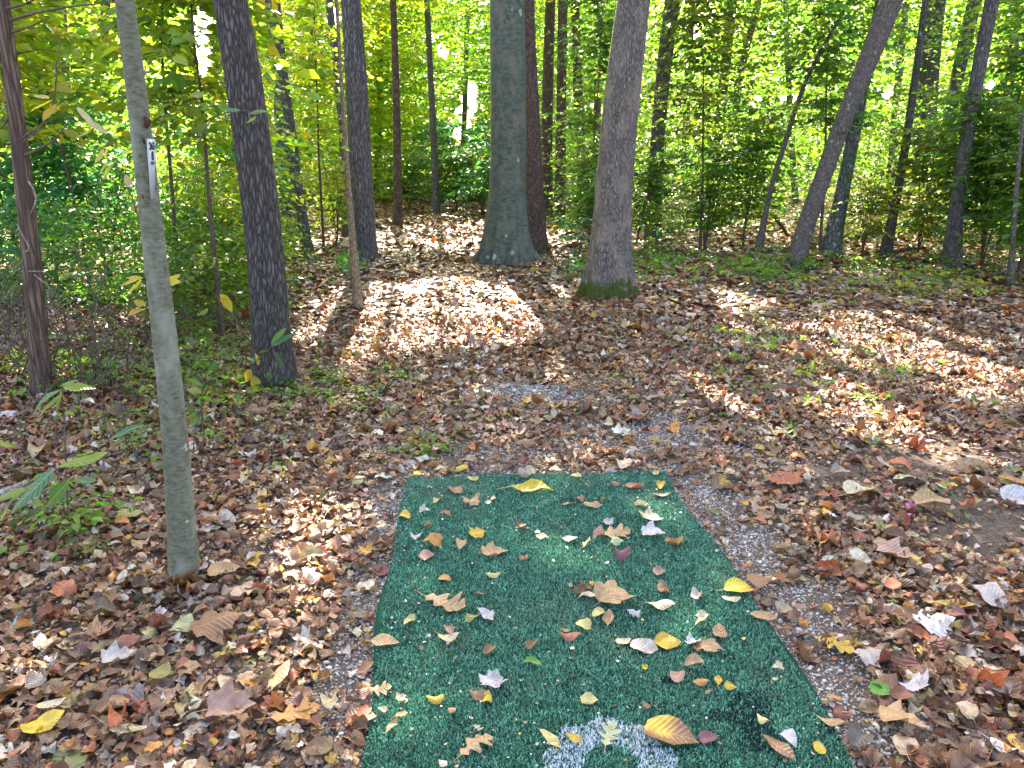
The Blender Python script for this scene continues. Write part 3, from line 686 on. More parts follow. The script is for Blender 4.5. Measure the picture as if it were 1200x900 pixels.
def tree(pts, mat, label, H=14.0, flare=1.25, lobes=0, name='tree', Y=None, seg=16, rough=.05, group='tree trunks in the wood', crown=True, big=False, limbs=5):
    """pts: (px, py, width px), from base upwards"""
    bx, by, bw = pts[0]
    g = ground(bx, by) if Y is None else None
    if g is None:
        p = onplane(bx, by, Y); g = np.array([p[0], Y, float(hgt(p[0], Y))])
    P = []; r = []
    for (x, y, w) in pts:
        p = onplane(x, y, g[1]); P.append(p); r.append(w / F * depth(p) / 2)
    P[0] = g.copy(); 
    if Y is None: r[0] = bw / F * depth(g) / 2
    P.insert(0, g - (P[1] - g) / np.linalg.norm(P[1] - g) * .25); r.insert(0, r[0])
    top = P[-1]; dirn = (P[-1] - P[-2]); dirn /= np.linalg.norm(dirn); rt = r[-1]
    z = top[2]; q = top.copy()
    while q[2] < H:
        dirn = dirn * .92 + np.array([0, 0, .08]) + np.array([R.normal(0, .02), R.normal(0, .02), 0]); dirn /= np.linalg.norm(dirn)
        q = q + dirn * 1.0; P.append(q.copy()); r.append(max(.02, rt * (1 - .75 * (q[2] - z) / max(H - z, 1e-3))))
    Q, rr, s = resample(P, r, .12 if big else .28)
    ph = R.uniform(0, 6, 6); sd = R.uniform(0, 100)
    g0 = g[2]
    def bf(th, k, rad, p):
        hh = max(0.0, p[2] - g0); fl = (flare - 1) * math.exp(-hh / (.22 if not lobes else .30))
        w = 1 + rough * (np.sin(th * 3 + ph[0] + p[2] * .9) * .5 + np.sin(th * 5 + ph[1] - p[2] * 1.3) * .35 + .5 * np.sin(th * 2 + ph[2] + p[2] * 2.1))
        f = fl
        if lobes: f = fl * (.35 + 1.3 * np.clip(np.cos(th * lobes + ph[3] + .8 * np.sin(th * 2 + ph[4])), 0, 1) ** 1.2) + .05 * np.cos(th * lobes + ph[3]) * math.exp(-hh / 1.5)
        return rad * (w + f)
    ms = [tube(Q, rr, seg if not lobes else 64, bf)]
    # limbs into the crown
    for k in range(limbs):
        i = int(len(Q) * R.uniform(.62, .95)); a = R.uniform(0, 2 * PI); L = R.uniform(1.5, 3.5)
        b = Q[i]
        if b[2] < 6.5: continue
        pp = [b + np.array([math.cos(a), math.sin(a), .8]) * L * t + np.array([0, 0, -.3 * L * t * t]) for t in (0, .33, .66, 1)]
        ms.append(tube(pp, [rr[i] * .45, rr[i] * .3, rr[i] * .2, .01], 6))
    V, T = joinm(ms)
    root = empty(name, tuple(map(float, g)), label, 'tree', group)
    mesh_np('trunk', V, T, mat, tuple(map(float, g)), root, sm=True)
    if crown: TREES.append((root, Q[-1].copy()))
    return root, Q, rr, g
t1 = tree([(50, 462, 22), (46, 400, 21), (38, 300, 20), (24, 180, 18), (14, 100, 17), (4, 0, 15)], B_cedar, 'thin reddish cedar trunk with shredding bark and dead side branches at the left border', 9, 1.2, seg=12)
t2 = tree([(217, 680, 33), (212, 600, 30), (205, 500, 28), (194, 400, 27), (180, 290, 25), (170, 200, 24), (160, 100, 23), (146, 0, 22)], B_sapling, 'slim grey green sapling carrying the small white sign', 9, 1.12, big=True, seg=24, rough=.03)
t3 = tree([(322, 452, 53), (318, 400, 45), (312, 300, 42), (297, 180, 41), (285, 90, 41), (269, 0, 39)], B_oak_dark, 'dark oak trunk with furrowed bark behind the sapling with the sign', 15, 1.15, seg=32, big=True)
t4 = tree([(80, 330, 26), (72, 90, 21), (66, 0, 20)], B_grey, 'stout grey trunk rising behind the bushes between cedar and sapling', 15, Y=11)
t5 = tree([(335, 285, 24), (333, 150, 20), (325, 60, 17), (318, 0, 16)], B_lichen, 'straight grey trunk just right of the dark oak', 15)
t6 = tree([(361, 304, 15), (352, 240, 12), (342, 160, 12), (330, 80, 12), (322, 0, 12)], B_dark, 'thin dark tree leaning left, crossing the straight grey trunk', 13, 1.3, seg=10)
t7 = tree([(405, 280, 9), (402, 150, 9), (392, 60, 9), (386, 0, 9)], B_dark, 'slender dark trunk left of the thick purplish trunk', 13, seg=10)
t8 = tree([(427, 305, 30), (424, 220, 27), (418, 100, 25), (411, 0, 23)], B_grey, 'thick purplish grey trunk at the left side of the path', 15, 1.15, seg=24)
t9 = tree([(420, 364, 11), (414, 290, 9), (408, 220, 7), (402, 130, 5), (398, 60, 4)], B_stick, 'peeling tan pole sapling standing in front of the thick purplish trunk', 5.2, 1.2, seg=8, limbs=0, crown=False)
t10 = tree([(466, 265, 11), (465, 150, 9), (463, 60, 8), (461, 0, 8)], B_brown, 'straight narrow brown trunk left of the path end', 14, seg=10)
t11 = tree([(512, 252, 9), (508, 150, 8), (503, 60, 7), (500, 0, 7)], B_dark, 'vine covered narrow trunk at the far end of the path', 14, seg=10)
t12 = tree([(594, 308, 54), (594, 270, 49), (595, 220, 43), (596, 150, 42), (595, 80, 41), (594, 0, 40)], B_beech, 'huge smooth green grey beech with spreading roots and pale lichen spots', 16, 1.28, lobes=9, rough=.03, big=True)
def roots(root, Q0, R0, n, Lr, mat):
    c = Q0; ms = []
    for k in range(n):
        a = 2 * PI * k / n + R.uniform(-.2, .2); L = Lr * R.uniform(.6, 1.15); w = R.uniform(-.35, .35)
        P = []; rr = []
        for t in np.linspace(0, 1, 9):
            d = R0 * .55 + L * t; aa = a + w * t * t
            x, y = c[0] + math.cos(aa) * d, c[1] + math.sin(aa) * d; h = .50 * (1 - t) ** 2.2 + .03 - .08 * t
            P.append((x, y, float(hgt(x, y)) + h)); rr.append(.075 * (1 - t) + .024)
        ms.append(tube(np.array(P), np.array(rr), 10))
    V, T = joinm(ms); o = mesh_np('roots', V, T, mat, tuple(root.location), root, sm=True); o.parent = [c for c in root.children if c.name.startswith('trunk')][0]; o.location = (0, 0, 0)
roots(t12[0], t12[3], .27, 12, .62, B_beech)
t13 = tree([(628, 293, 27), (626, 220, 22), (622, 100, 17), (618, 0, 15)], B_pine, 'reddish trunk standing directly behind the beech on its right', 15, 1.15, seg=16)
t14 = tree([(641, 258, 14), (641, 150, 13), (643, 60, 13), (645, 0, 12)], B_brown, 'left one of two slim reddish brown trunks between beech and pale oak', 14, seg=12)
t15 = tree([(656, 262, 13), (657, 150, 12), (660, 0, 11)], B_brown, 'right one of two slim reddish brown trunks between beech and pale oak', 14, seg=12)
t16 = tree([(684, 240, 13), (678, 120, 11), (674, 0, 10)], B_brown, 'distant brown trunk half hidden in leaves left of the pale oak', 14, seg=10)
t17 = tree([(713, 348, 51), (714, 310, 47), (717, 250, 43), (722, 180, 41), (730, 100, 40), (742, 0, 39)], B_oak_light, 'pale grey oak trunk with a mossy foot in the middle right', 16, 1.35, lobes=6, seg=40, big=True)
t18 = tree([(765, 284, 19), (768, 200, 17), (776, 90, 17), (788, 0, 18)], B_dark, 'dark bluish trunk right of the pale oak', 14, seg=14)
t19 = tree([(836, 250, 12), (842, 150, 11), (852, 60, 12), (858, 0, 12)], B_brown, 'brown trunk deep in the leaves right of the dark bluish trunk', 14, seg=10, Y=19)
t20 = tree([(845, 250, 10), (864, 100, 9), (876, 50, 9), (889, 0, 9)], B_brown, 'thin trunk slanting right beside the brown trunk deep in the leaves', 13, seg=10, Y=20)
t21 = tree([(888, 298, 10), (897, 250, 7), (906, 200, 6), (922, 170, 6), (932, 120, 5.5), (955, 70, 5), (985, 20, 4.5)], B_lean, 'crooked thin young tree bending right before the leaning trunk', 6, seg=8, crown=False, limbs=0)
t22 = tree([(931, 312, 22), (945, 260, 20), (962, 215, 19), (985, 150, 20), (1005, 100, 22), (1025, 55, 24), (1045, 0, 26)], B_lean, 'brown grey trunk leaning strongly to the right', 13, 1.15, seg=20, big=True)
t23 = tree([(972, 299, 22), (982, 250, 17), (992, 200, 15), (1001, 150, 15), (1012, 100, 14), (1025, 40, 13)], B_lichen, 'lichen grey trunk leaning right behind the strongly leaning trunk', 13, 1.3, seg=14)
t24 = tree([(1082, 300, 26), (1083, 150, 24), (1090, 60, 22), (1097, 0, 21)], B_dark, 'broad dark trunk with hanging vines in the right background', 14, seg=14, Y=16)
t25 = tree([(1037, 300, 13), (1045, 260, 11), (1055, 210, 10), (1066, 140, 9), (1076, 70, 8)], B_dark, 'narrow dark tree leaning right, left of the broad vine hung trunk', 9, 1.3, seg=10)
t26 = tree([(1085, 300, 16), (1112, 140, 14), (1128, 60, 15), (1143, 0, 15)], B_grey, 'pale slanting trunk behind the dark lichen dotted trunk on the right', 14, seg=12, Y=15)
t27 = tree([(1114, 316, 21), (1120, 240, 16), (1132, 170, 15), (1145, 90, 15), (1163, 0, 16)], B_dark, 'dark lichen dotted trunk leaning right near the right border', 14, 1.3, seg=16)
t28 = tree([(1184, 336, 9), (1186, 290, 6), (1191, 220, 5), (1197, 150, 4)], B_lean, 'thin leafy sapling stem at the right border', 4.5, 1.2, seg=8, crown=False, limbs=0)
# more trunks further in the wood, each seen only in slivers between leaves
k = 0
for (px, Y, w, lean, lab) in [(120, 24, 13, 4, 'far slim trunk in the left woods between cedar and sapling'), (228, 20, 10, -6, 'far trunk seen between the sign sapling and the dark oak'), (365, 27, 8, 3, 'distant thin trunk between leaning dark tree and slender dark trunk'),
     (445, 30, 8, 2, 'distant trunk between the purplish trunk and the narrow brown trunk'), (545, 34, 7, 3, 'thin far trunk against the bright gap left of the beech'), (700, 24, 10, 3, 'far trunk partly behind the pale oak'), (805, 26, 9, 6, 'thin far trunk right of the dark bluish trunk'),
     (925, 24, 8, -4, 'far upright trunk above the crooked young tree'), (1050, 22, 10, 12, 'far trunk between the two leaning trunks on the right'), (1180, 19, 12, 14, 'far trunk at the upper right corner')]:
    tree([(px - lean, 270, w), (px, 120, w * .9), (px + lean, 0, w * .85)], [B_brown, B_dark, B_grey][k % 3], lab, 15, seg=8, Y=Y, limbs=2); k += 1
# trees out beyond, carrying the canopy
for (x, y) in [(-9, 22), (-5, 27), (7, 24), (12, 28), (2, 31), (16, 20), (-14, 17), (-2.5, 36), (9, 36), (-12, 34), (19, 31), (-20, 27)]:
    pass
# ------------------------------------------------------------------ canopy: leaf pool carved along sun rays to shape ground light, shared by nearness
def canopy():
    N = 330000
    P = np.stack([R.uniform(-24, 24, N), R.uniform(5.5, 46, N), R.uniform(8.0, 15.5, N)], 1)
    cl = vnoise(P[:, 0] * .55 + P[:, 2] * .5, P[:, 1] * .55 + 30) * .6 + .4 * vnoise(P[:, 0] * 1.7, P[:, 1] * 1.7 + P[:, 2])
    k = shaded(P) & (R.rand(N) < np.clip(cl * 2.0 - .2, .15, 1))
    # keep only leaves whose shade can reach the visible ground, or that stand over the path
    gy = P[:, 1] - SUN[1] * P[:, 2] / SUN[2]
    gx = P[:, 0] - SUN[0] * P[:, 2] / SUN[2]
    k &= (gy > -3) & (np.abs(gx) < 5 + .85 * np.maximum(gy, 0)); 
    k &= ~((gy > 11.5) & (R.rand(N) < .78))
    P = P[k]; N = len(P)
    tops = np.array([t[1][:2] for t in TREES]); d = ((P[:, None, :2] - tops[None]) ** 2).sum(2); own = d.argmin(1)
    az = R.uniform(0, 2 * PI, N); nr = np.stack([R.normal(0, .35, N), R.normal(0, .35, N), np.ones(N)], 1) + SUN * .6
    Rm = frames(np.stack([np.cos(az), np.sin(az), R.normal(-.15, .2, N)], 1), nr); sz = .23 * R.lognormal(0, .2, N)
    C = palette(GREENS['lime'] + GREENS['green'], N)
    tv = [quad_leaf(.6, .1), quad_leaf(.75, .06)]
    for i, (root, top) in enumerate(TREES):
        s = own == i
        if s.sum() < 50: continue
        V, T, c, U = bake(tv, P[s], Rm[s], sz[s], C[s])
        mesh_np('crown', V, T, M_canopy, tuple(root.location), root, col=c)
canopy()
def base_litter():
    Ps = []
    for (t, r, n) in [(t1, .1, 50), (t2, .05, 90), (t3, .17, 130), (t8, .2, 90), (t12, .5, 260), (t17, .3, 150), (t22, .16, 60), (t5, .15, 50), (t10, .1, 30), (t13, .2, 60), (t18, .15, 50), (t9, .05, 25)]:
        a = R.uniform(0, 2 * PI, n); d = r + np.abs(R.normal(0, .10, n)); x = t[3][0] + np.cos(a) * d; y = t[3][1] + np.sin(a) * d
        Ps.append(np.stack([x, y, hgt(x, y) + .01 + .05 * np.exp(-(d - r) / .06) * R.rand(n)], 1))
    P = np.concatenate(Ps); N = len(P); az = R.uniform(0, 2 * PI, N)
    Rm = frames(np.stack([np.cos(az), np.sin(az), R.normal(0, .3, N)], 1), R.normal(0, .45, (N, 3)) + [0, 0, 1])
    V, T, C, U = bake(MID, P, Rm, .06 * R.lognormal(0, .3, N), palette(LITCOL, N, .35))
    tag(mesh_np('drifted_leaves', V, T, M_litter, col=C, uv=U), 'dry leaves drifted against the feet of the trunks', 'leaf litter', kind='stuff')
base_litter()
# ------------------------------------------------------------------ leafy twigs
TW = [tiny_leaf(rs, w=.5, fold=.08, curl=.15), tiny_leaf(rs, w=.42, fold=.05, curl=.2), tiny_leaf(rs, w=.6, fold=.1, curl=.1)]
TQ = [quad_leaf(.55, .08), quad_leaf(.45, .1)]
def sprays(O, az, L, nl, leaf, droop=.25, rise=.1, open_=.30, tl=.42):
    """leaf positions along twigs starting at O; returns pos, frames, sizes"""
    n = len(O); t = (np.arange(nl)[None] + R.rand(n, nl) * .6) / nl; side = np.where(np.arange(nl) % 2 == 0, 1., -1.)[None] * np.ones((n, 1))
    ca, sa = np.cos(az)[:, None], np.sin(az)[:, None]; Ls = L[:, None]
    bend = R.normal(0, .35, n)[:, None]
    a2 = az[:, None] + bend * t; X = O[:, 0][:, None] + np.cos(a2) * t * Ls; Y = O[:, 1][:, None] + np.sin(a2) * t * Ls
    Z = O[:, 2][:, None] + rise * t * Ls - droop * t * t * Ls
    la = a2 + side * R.uniform(.6, 1.1, (n, nl)); off = leaf * (.45 + .5 * open_ + .45 * R.rand(n, nl))
    X = X + np.cos(la) * off; Y = Y + np.sin(la) * off; Z = Z + R.normal(0, .012, (n, nl))
    pos = np.stack([X.ravel(), Y.ravel(), Z.ravel()], 1); m = len(pos)
    fw = np.stack([np.cos(la).ravel(), np.sin(la).ravel(), R.normal(-.25, .25, m)], 1)
    nr = np.stack([R.normal(-.05, .55, m), R.normal(tl, .6, m), np.ones(m)], 1)
    return pos, frames(fw, nr), leaf * R.lognormal(0, .25, m)
GAPS = [(545, 135, 13, 24), (552, 110, 8, 16), (538, 160, 8, 10), (237, 50, 13, 40), (390, 15, 0, 0), (883, 120, 11, 9), (925, 118, 13, 8), (700, 125, 9, 9), (520, 60, 9, 12), (1040, 110, 6, 6), (390, 20, 9, 9), (150, 60, 6, 6), (1160, 100, 6, 6), (815, 40, 8, 8)]
def in_gap(P):
    px, py = project(P[:, 0], P[:, 1], P[:, 2]); k = np.zeros(len(P), bool)
    for (cx, cy, rx, ry) in GAPS:
        if rx: k |= (((px - cx) / rx) ** 2 + ((py - cy) / ry) ** 2 < .25 + 1.5 * vnoise(px * .09, py * .09 + cx)) & (R.rand(len(P)) < .93)
    return k
def zone(name, label, zones, cat='foliage', temps=TQ):
    Ps, Fs, Ss, Cs = [], [], [], []
    for (px0, px1, d0, d1, z0, z1, ntw, pal, leaf) in zones:
        d = np.sqrt(R.uniform(d0 ** 2, d1 ** 2, ntw)); px = R.uniform(px0, px1, ntw); x = (px - 600) / F * d / cp * .98
        z = R.uniform(z0, z1, ntw) * (1 if z1 < 3 else (.35 + .65 * (d - d0) / max(d1 - d0, .1)) if False else 1)
        O = np.stack([x, d, z + hgt(x, d)], 1)
        cn = vnoise(x * 1.1 + 3 * z, d * 1.1 + z * 1.9 + 20); k = cn > R.uniform(.05, .75, ntw); O = O[k]
        nl = 12; az = R.uniform(0, 2 * PI, len(O)); L = R.uniform(.45, 1.1, len(O)) * (leaf / .08) ** .5
        p, f, s = sprays(O, az, L, nl, leaf, tl=-.45 if pal == 'teal' else (.0 if z1 < 3 else .42)); c = np.repeat(palette(GREENS[pal], len(O), .2), nl, 0) * R.uniform(.8, 1.25, (len(p), 1))
        q = ~in_gap(p) & (shaded(p) | (R.rand(len(p)) < .22) | (p[:, 1] > 24)) & (p[:, 2] > .05)
        Ps.append(p[q]); Fs.append(f[q]); Ss.append(s[q]); Cs.append(c[q])
    V, T, C, U = bake(temps, np.concatenate(Ps), np.concatenate(Fs), np.concatenate(Ss), np.concatenate(Cs))
    tag(mesh_np(name, V, T, M_foliage, col=C), label, cat, kind='stuff')
zone('undergrowth', 'blue green leafy undergrowth massed on the left side of the wood', [
    (-160, 290, 8.5, 13, .05, 2.1, 5200, 'teal', .09), (-160, 270, 10, 16, 1.2, 3.4, 2600, 'lime', .10), (-200, 330, 14, 24, .3, 6.5, 5600, 'lime', .12), (190, 345, 10.5, 16, .05, 1.8, 3400, 'green', .08), (-250, 360, 22, 34, .2, 9, 6000, 'green', .16), (-200, 120, 9, 14, 2.2, 5, 1800, 'lime', .09), (60, 300, 6.6, 9.5, .03, .95, 1100, 'green', .06), (-120, 130, 7, 9, .05, 1.0, 700, 'teal', .065), (230, 310, 7.5, 10.5, .1, 1.5, 700, 'lime', .07), (250, 420, 16, 24, .2, 3.0, 2000, 'lime', .10)])
zone('woodland_foliage', 'sunlit yellow green foliage closing the far end of the path', [
    (330, 500, 24, 32, .1, 8, 6000, 'lime', .14), (400, 700, 26, 40, 1.5, 12, 6500, 'green', .18), (515, 600, 24, 29, .0, 2.4, 3000, 'teal', .11), (300, 520, 17, 24, 4, 8, 2400, 'lime', .12), (560, 760, 18, 28, .1, 6.5, 6500, 'green', .11), (430, 720, 15, 22, 4.6, 8, 1800, 'lime', .11)])
zone('thicket_foliage', 'green layered thicket foliage filling the right side of the wood', [
    (740, 1330, 13.2, 18, .1, 2.6, 10500, 'green', .09), (740, 1360, 14, 22, 2.2, 6.5, 10500, 'green', .10), (650, 800, 13.5, 19, .1, 2.0, 1500, 'green', .08), (1080, 1360, 10.6, 13.5, .3, 2.4, 3000, 'green', .08), (760, 1400, 20, 32, .2, 9, 9500, 'green', .15), (790, 1200, 12.8, 15, 3.2, 5.6, 1500, 'green', .085)])
# far woods ring
def far_woods():
    N = 85000; a = R.uniform(-1.15, 1.15, N); d = R.uniform(42, 80, N); x = np.sin(a) * d; y = np.cos(a) * d
    topz = 9 + 9 * vnoise(x * .16 + 50, y * .16 + 50); z = R.rand(N) ** .8 * topz - 1.2
    P = np.stack([x, y, z], 1); k = ~in_gap(P) & (vnoise(x * .7 + z, y * .7 + z * .8) > .15); P = P[k]; N = len(P)
    az = R.uniform(0, 2 * PI, N); Rm = frames(np.stack([np.cos(az), np.sin(az), R.normal(0, .4, N)], 1), R.normal(0, .6, (N, 3)) + [0, -.3, 1])
    V, T, C, U = bake(TQ, P, Rm, R.uniform(.5, 1.0, N), palette(GREENS['lime'] + GREENS['green'], N))
    tag(mesh_np('distant_woods', V, T, M_foliage, col=C), 'distant mass of sunlit woods beyond the path end', 'woods', kind='stuff')
far_woods()
# ------------------------------------------------------------------ ground cover seedlings
def ground_cover():
    Ps, Fs, Ss, Cs = [], [], [], []
    for (px, py, rx, ry, n, pal, leaf) in [(1000, 318, 210, 15, 210, 'green', .065), (880, 325, 90, 16, 90, 'green', .06), (1080, 345, 120, 14, 90, 'olive', .06), (740, 318, 60, 14, 90, 'green', .05), (100, 440, 120, 40, 120, 'green', .045), (180, 500, 110, 50, 80, 'green', .04),
             (250, 440, 50, 40, 110, 'green', .045), (60, 620, 60, 30, 40, 'green', .045), (250, 380, 60, 30, 110, 'olive', .05), (455, 450, 30, 18, 14, 'teal', .04), (100, 355, 130, 14, 260, 'green', .055), (500, 530, 16, 8, 14, 'green', .03), (360, 460, 60, 25, 60, 'green', .04),
             (880, 400, 40, 20, 22, 'green', .045), (960, 440, 150, 50, 60, 'green', .04), (690, 320, 25, 12, 60, 'teal', .045), (410, 318, 12, 8, 60, 'teal', .05), (770, 300, 30, 8, 70, 'green', .05)]:
        q = np.stack([R.normal(px, rx * .6, n), R.normal(py, ry * .6, n)], 1); g = np.array([ground(a, max(b, 255)) for a, b in q])
        g = g[~on_mat(g[:, 0], g[:, 1], .02)]
        m = len(g); nl = 6; az = R.uniform(0, 2 * PI, m); g[:, 2] += R.uniform(.03, .20, m) * (1 if leaf > .04 else .4)
        p, f, s = sprays(g, az, R.uniform(.08, .22, m), nl, leaf, .3, .3); Ps.append(p); Fs.append(f); Ss.append(s); Cs.append(np.repeat(palette(GREENS[pal], m, .3), nl, 0) * 1.1)
    V, T, C, U = bake(TW, np.concatenate(Ps), np.concatenate(Fs), np.concatenate(Ss), np.concatenate(Cs))
    tag(mesh_np('ground_cover', V, T, M_foliage, col=C), 'low green seedlings and ground plants growing through the litter', 'ground cover', kind='stuff')
ground_cover()
# ------------------------------------------------------------------ shrubs / young trees, each with its own stems
def shrub(px, py, h, rad, nst, ntw, pal, leaf, label, lean=0, Y=None, name='shrub', group='shrubs under the trees', z0=.15):
    ntw = int(ntw * (1.0 if pal == 'teal' else 1.6)); leaf *= 1.15
    g = ground(px, py) if Y is None else np.array([onplane(px, 300, Y)[0], Y, float(hgt(onplane(px, 300, Y)[0], Y))])
    root = empty(name, tuple(map(float, g)), label, 'shrub' if name == 'shrub' else 'young tree', group)
    st = []; O = []
    for s in range(nst):
        a = R.uniform(0, 2 * PI); hh = h * R.uniform(.75, 1.05); rr = rad * R.uniform(.2, .9) if nst > 1 else lean
        P = [g + np.array([math.cos(a) * rr * (t ** 1.5), math.sin(a) * rr * (t ** 1.5), hh * t - .04]) + R.normal(0, .02, 3) * t for t in np.linspace(0, 1, 8)]
        r0 = .007 + h * .004; st.append(tube(P, np.linspace(r0, .003, 8), 6))
        for j in range(ntw // nst):
            t = R.uniform(z0, 1) ** .8; i = min(6, int(t * 7)); O.append(np.array(P[i]) * (1 - (t * 7 - i)) + np.array(P[i + 1]) * (t * 7 - i))
    O = np.array(O); az = R.uniform(0, 2 * PI, len(O)); L = rad * R.uniform(.4, 1.0, len(O)) * (1.15 - .6 * (O[:, 2] - g[2]) / h)
    nl = int(max(6, min(16, rad / leaf * 1.4)))
    p, f, s = sprays(O, az, L, nl, leaf, .3, .25, tl=-.4 if pal == 'teal' else .1)
    for i in range(min(len(O), 60)):
        e = O[i] + np.array([math.cos(az[i]), math.sin(az[i]), 0]) * L[i] * .9; m = (O[i] + e) / 2 + [0, 0, L[i] * .07]
        st.append(tube([O[i], m, e], [.004, .003, .0015], 4))
    V, T = joinm(st); mesh_np('stem', V, T, B_twig, tuple(g), root, sm=True)
    c = np.repeat(palette(GREENS[pal], len(O), .2), nl, 0) * R.uniform(.8, 1.2, (len(p), 1)); k = ~in_gap(p)
    V, T, C, U = bake(TW, p[k], f[k], s[k], c[k]); mesh_np('foliage', V, T, M_foliage, tuple(g), root, col=C)
for a in [(130, 335, 2.2, 1.1, 4, 170, 'teal', .075, 'dark teal bush behind the fallen pale branch'), (30, 330, 2.6, 1.2, 4, 170, 'teal', .08, 'tall blue green bush behind the cedar trunk'), (225, 322, 2.0, .9, 4, 130, 'green', .07, 'green bush filling the gap between the sapling and dark oak'),
          (255, 345, 1.1, .6, 3, 50, 'olive', .06, 'small olive bush at the left foot of the dark oak'), (190, 400, .8, .5, 3, 30, 'green', .055, 'low green bush right behind the sapling with the sign'), (395, 285, 1.8, .7, 3, 60, 'lime', .08, 'lime green bush between leaning dark tree and purplish trunk'),
          (690, 290, 1.7, .8, 3, 100, 'green', .075, 'green bush behind and left of the pale oak'), (675, 312, .7, .35, 3, 26, 'teal', .055, 'small blue green plant left of the mossy oak foot'), (745, 292, 1.6, .7, 3, 80, 'green', .07, 'leafy bush between the pale oak and dark bluish trunk'),
          (825, 295, 1.9, .9, 4, 110, 'green', .075, 'rounded bush right of the dark bluish trunk'), (870, 290, 2.8, 1.0, 3, 120, 'green', .08, 'tall bush left of the crooked young tree'), (1075, 300, 2.0, .9, 4, 100, 'olive', .08, 'olive bush in front of the broad vine hung trunk'),
          (1150, 312, 2.3, 1.1, 4, 150, 'green', .08, 'bright green bush right of the dark lichen dotted trunk'), (1010, 300, 1.5, .7, 3, 60, 'olive', .07, 'sparse olive bush between the leaning trunks'), (1192, 330, 2.0, .9, 3, 120, 'green', .075, 'dense green bush around the thin stem at the right border')]:
    shrub(*a)
for a in [(565, 251, 2.2, 1.2, 4, 120, 'teal', .10, 'dark teal bush at the path end left of the beech'), (535, 247, 1.8, 1.1, 4, 90, 'green', .10, 'mid green bush at the path end below the bright sky gap'), (480, 247, 1.7, 1.0, 4, 70, 'green', .10, 'shadowy olive bush beside the vine covered trunk')]:
    shrub(*a)
for a in [(300, 330, 3.6, 1.2, 1, 60, 'lime', .075, 'young tree with layered lime leaves behind the dark oak', .3, 9.8), (205, 330, 4.2, 1.5, 1, 110, 'green', .085, 'young green tree right of the sign sapling', .3, 7.5), (100, 330, 4.4, 1.5, 1, 110, 'lime', .085, 'young tree with yellow green leaves between cedar and sapling', .3, 8.2),
          (380, 300, 4.5, 1.3, 1, 70, 'lime', .08, 'young tree with bright leaves between the leaning dark tree and purplish trunk', .3, 12.5), (250, 330, 4.4, 1.3, 1, 70, 'lime', .10, 'near young tree hanging leaves between sapling and dark oak', .3, 6.6), (40, 330, 4.2, 1.2, 1, 60, 'lime', .10, 'near young tree with hanging leaves behind the cedar', .3, 6.2), (960, 300, 5.0, 1.8, 1, 110, 'green', .085, 'young tree with flat green sprays behind the strongly leaning trunk', .4, 12.2),
          (1150, 300, 4.6, 1.7, 1, 110, 'green', .085, 'young green tree above the right border bushes', .4, 11.5), (820, 300, 4.8, 1.6, 1, 100, 'olive', .085, 'young tree with flat sprays right of the dark bluish trunk', .4, 13), (690, 300, 4.6, 1.5, 1, 90, 'green', .085, 'young tree spreading between beech and pale oak', .3, 14.5)]:
    shrub(*a[:9], lean=a[9], Y=a[10], name='young_tree', group='young trees in the understory', z0=.35)
# ------------------------------------------------------------------ hand placed plants, twigs and branches
def hand(name, label, cat, Y, stems, leaves, kind='lance', mat=B_twig, group=None, curl=.35, sr=None):
    b = stems[0][0] if stems else leaves[0][:2]
    if Y is None: g = ground(b[0], b[1]); Y = g[1]
    p0 = onplane(b[0], b[1], Y); root = empty(name, tuple(map(float, p0)), label, cat, group)
    ms = []
    for st in stems:
        P = [onplane(x, y, Y + (i * .02)) for i, (x, y, *_) in enumerate(st)]; w0 = st[0][2] if len(st[0]) > 2 else 2.2; w1 = st[-1][2] if len(st[-1]) > 2 else 1.0
        d = depth(P[0]); Q, rr, s = resample(P, np.linspace(w0, w1, len(P)) / F * d / 2, .05); 
        Q[1:-1] += R.normal(0, .002, Q[1:-1].shape); ms.append(tube(Q, rr, 7))
    if ms: V, T = joinm(ms); mesh_np('stem', V, T, mat, tuple(p0), root, sm=True)
    if leaves:
        parts = []
        for (x0, y0, x1, y1, w, col) in leaves:
            a = onplane(x0, y0, Y + R.normal(0, .03)); e = onplane(x1, y1, Y + R.normal(0, .05)); L = np.linalg.norm(e - a)
            V, T, uv = leaf_shape(kind, lrs, 2, curl, False); wn = w / F * depth(a) / L / (.36 if kind == 'lance' else .5 if kind == 'oval' else .8)
            V[:, 0] *= wn; V[:, 1] += .45
            nr = np.array([[R.normal(0, .2), -.5 + R.normal(0, .2), 1.]]); Rm = frames((e - a)[None], nr)[0]
            parts.append(((V * L) @ Rm.T + a, T, np.tile(np.array(CO2[col]) * R.uniform(.9, 1.1), (len(V), 1)), uv))
        V, T, C, U = merge(parts); mesh_np('leaves', V, T, M_plant, tuple(p0), root, col=C, uv=U, sm=True)
    return root
CO2 = dict(teal=(.045, .17, .09), green=(.08, .19, .03), ygreen=(.17, .25, .03), yellow=(.42, .36, .03), pale=(.42, .40, .22), gold=(.45, .30, .04), dark=(.04, .10, .04), white=(.62, .66, .5))
hand('seedling', 'slender seedling with drooping teal and yellow green leaves left of the sapling', 'seedling', None, [[(80, 640, 2.6), (78, 560), (76, 500), (72, 456, 1.4)]],
     [(72, 457, 38, 486, 18, 'teal'), (74, 455, 113, 455, 12, 'ygreen'), (72, 458, 66, 482, 9, 'green'), (72, 452, 90, 446, 7, 'green'), (72, 462, 46, 488, 8, 'ygreen')])
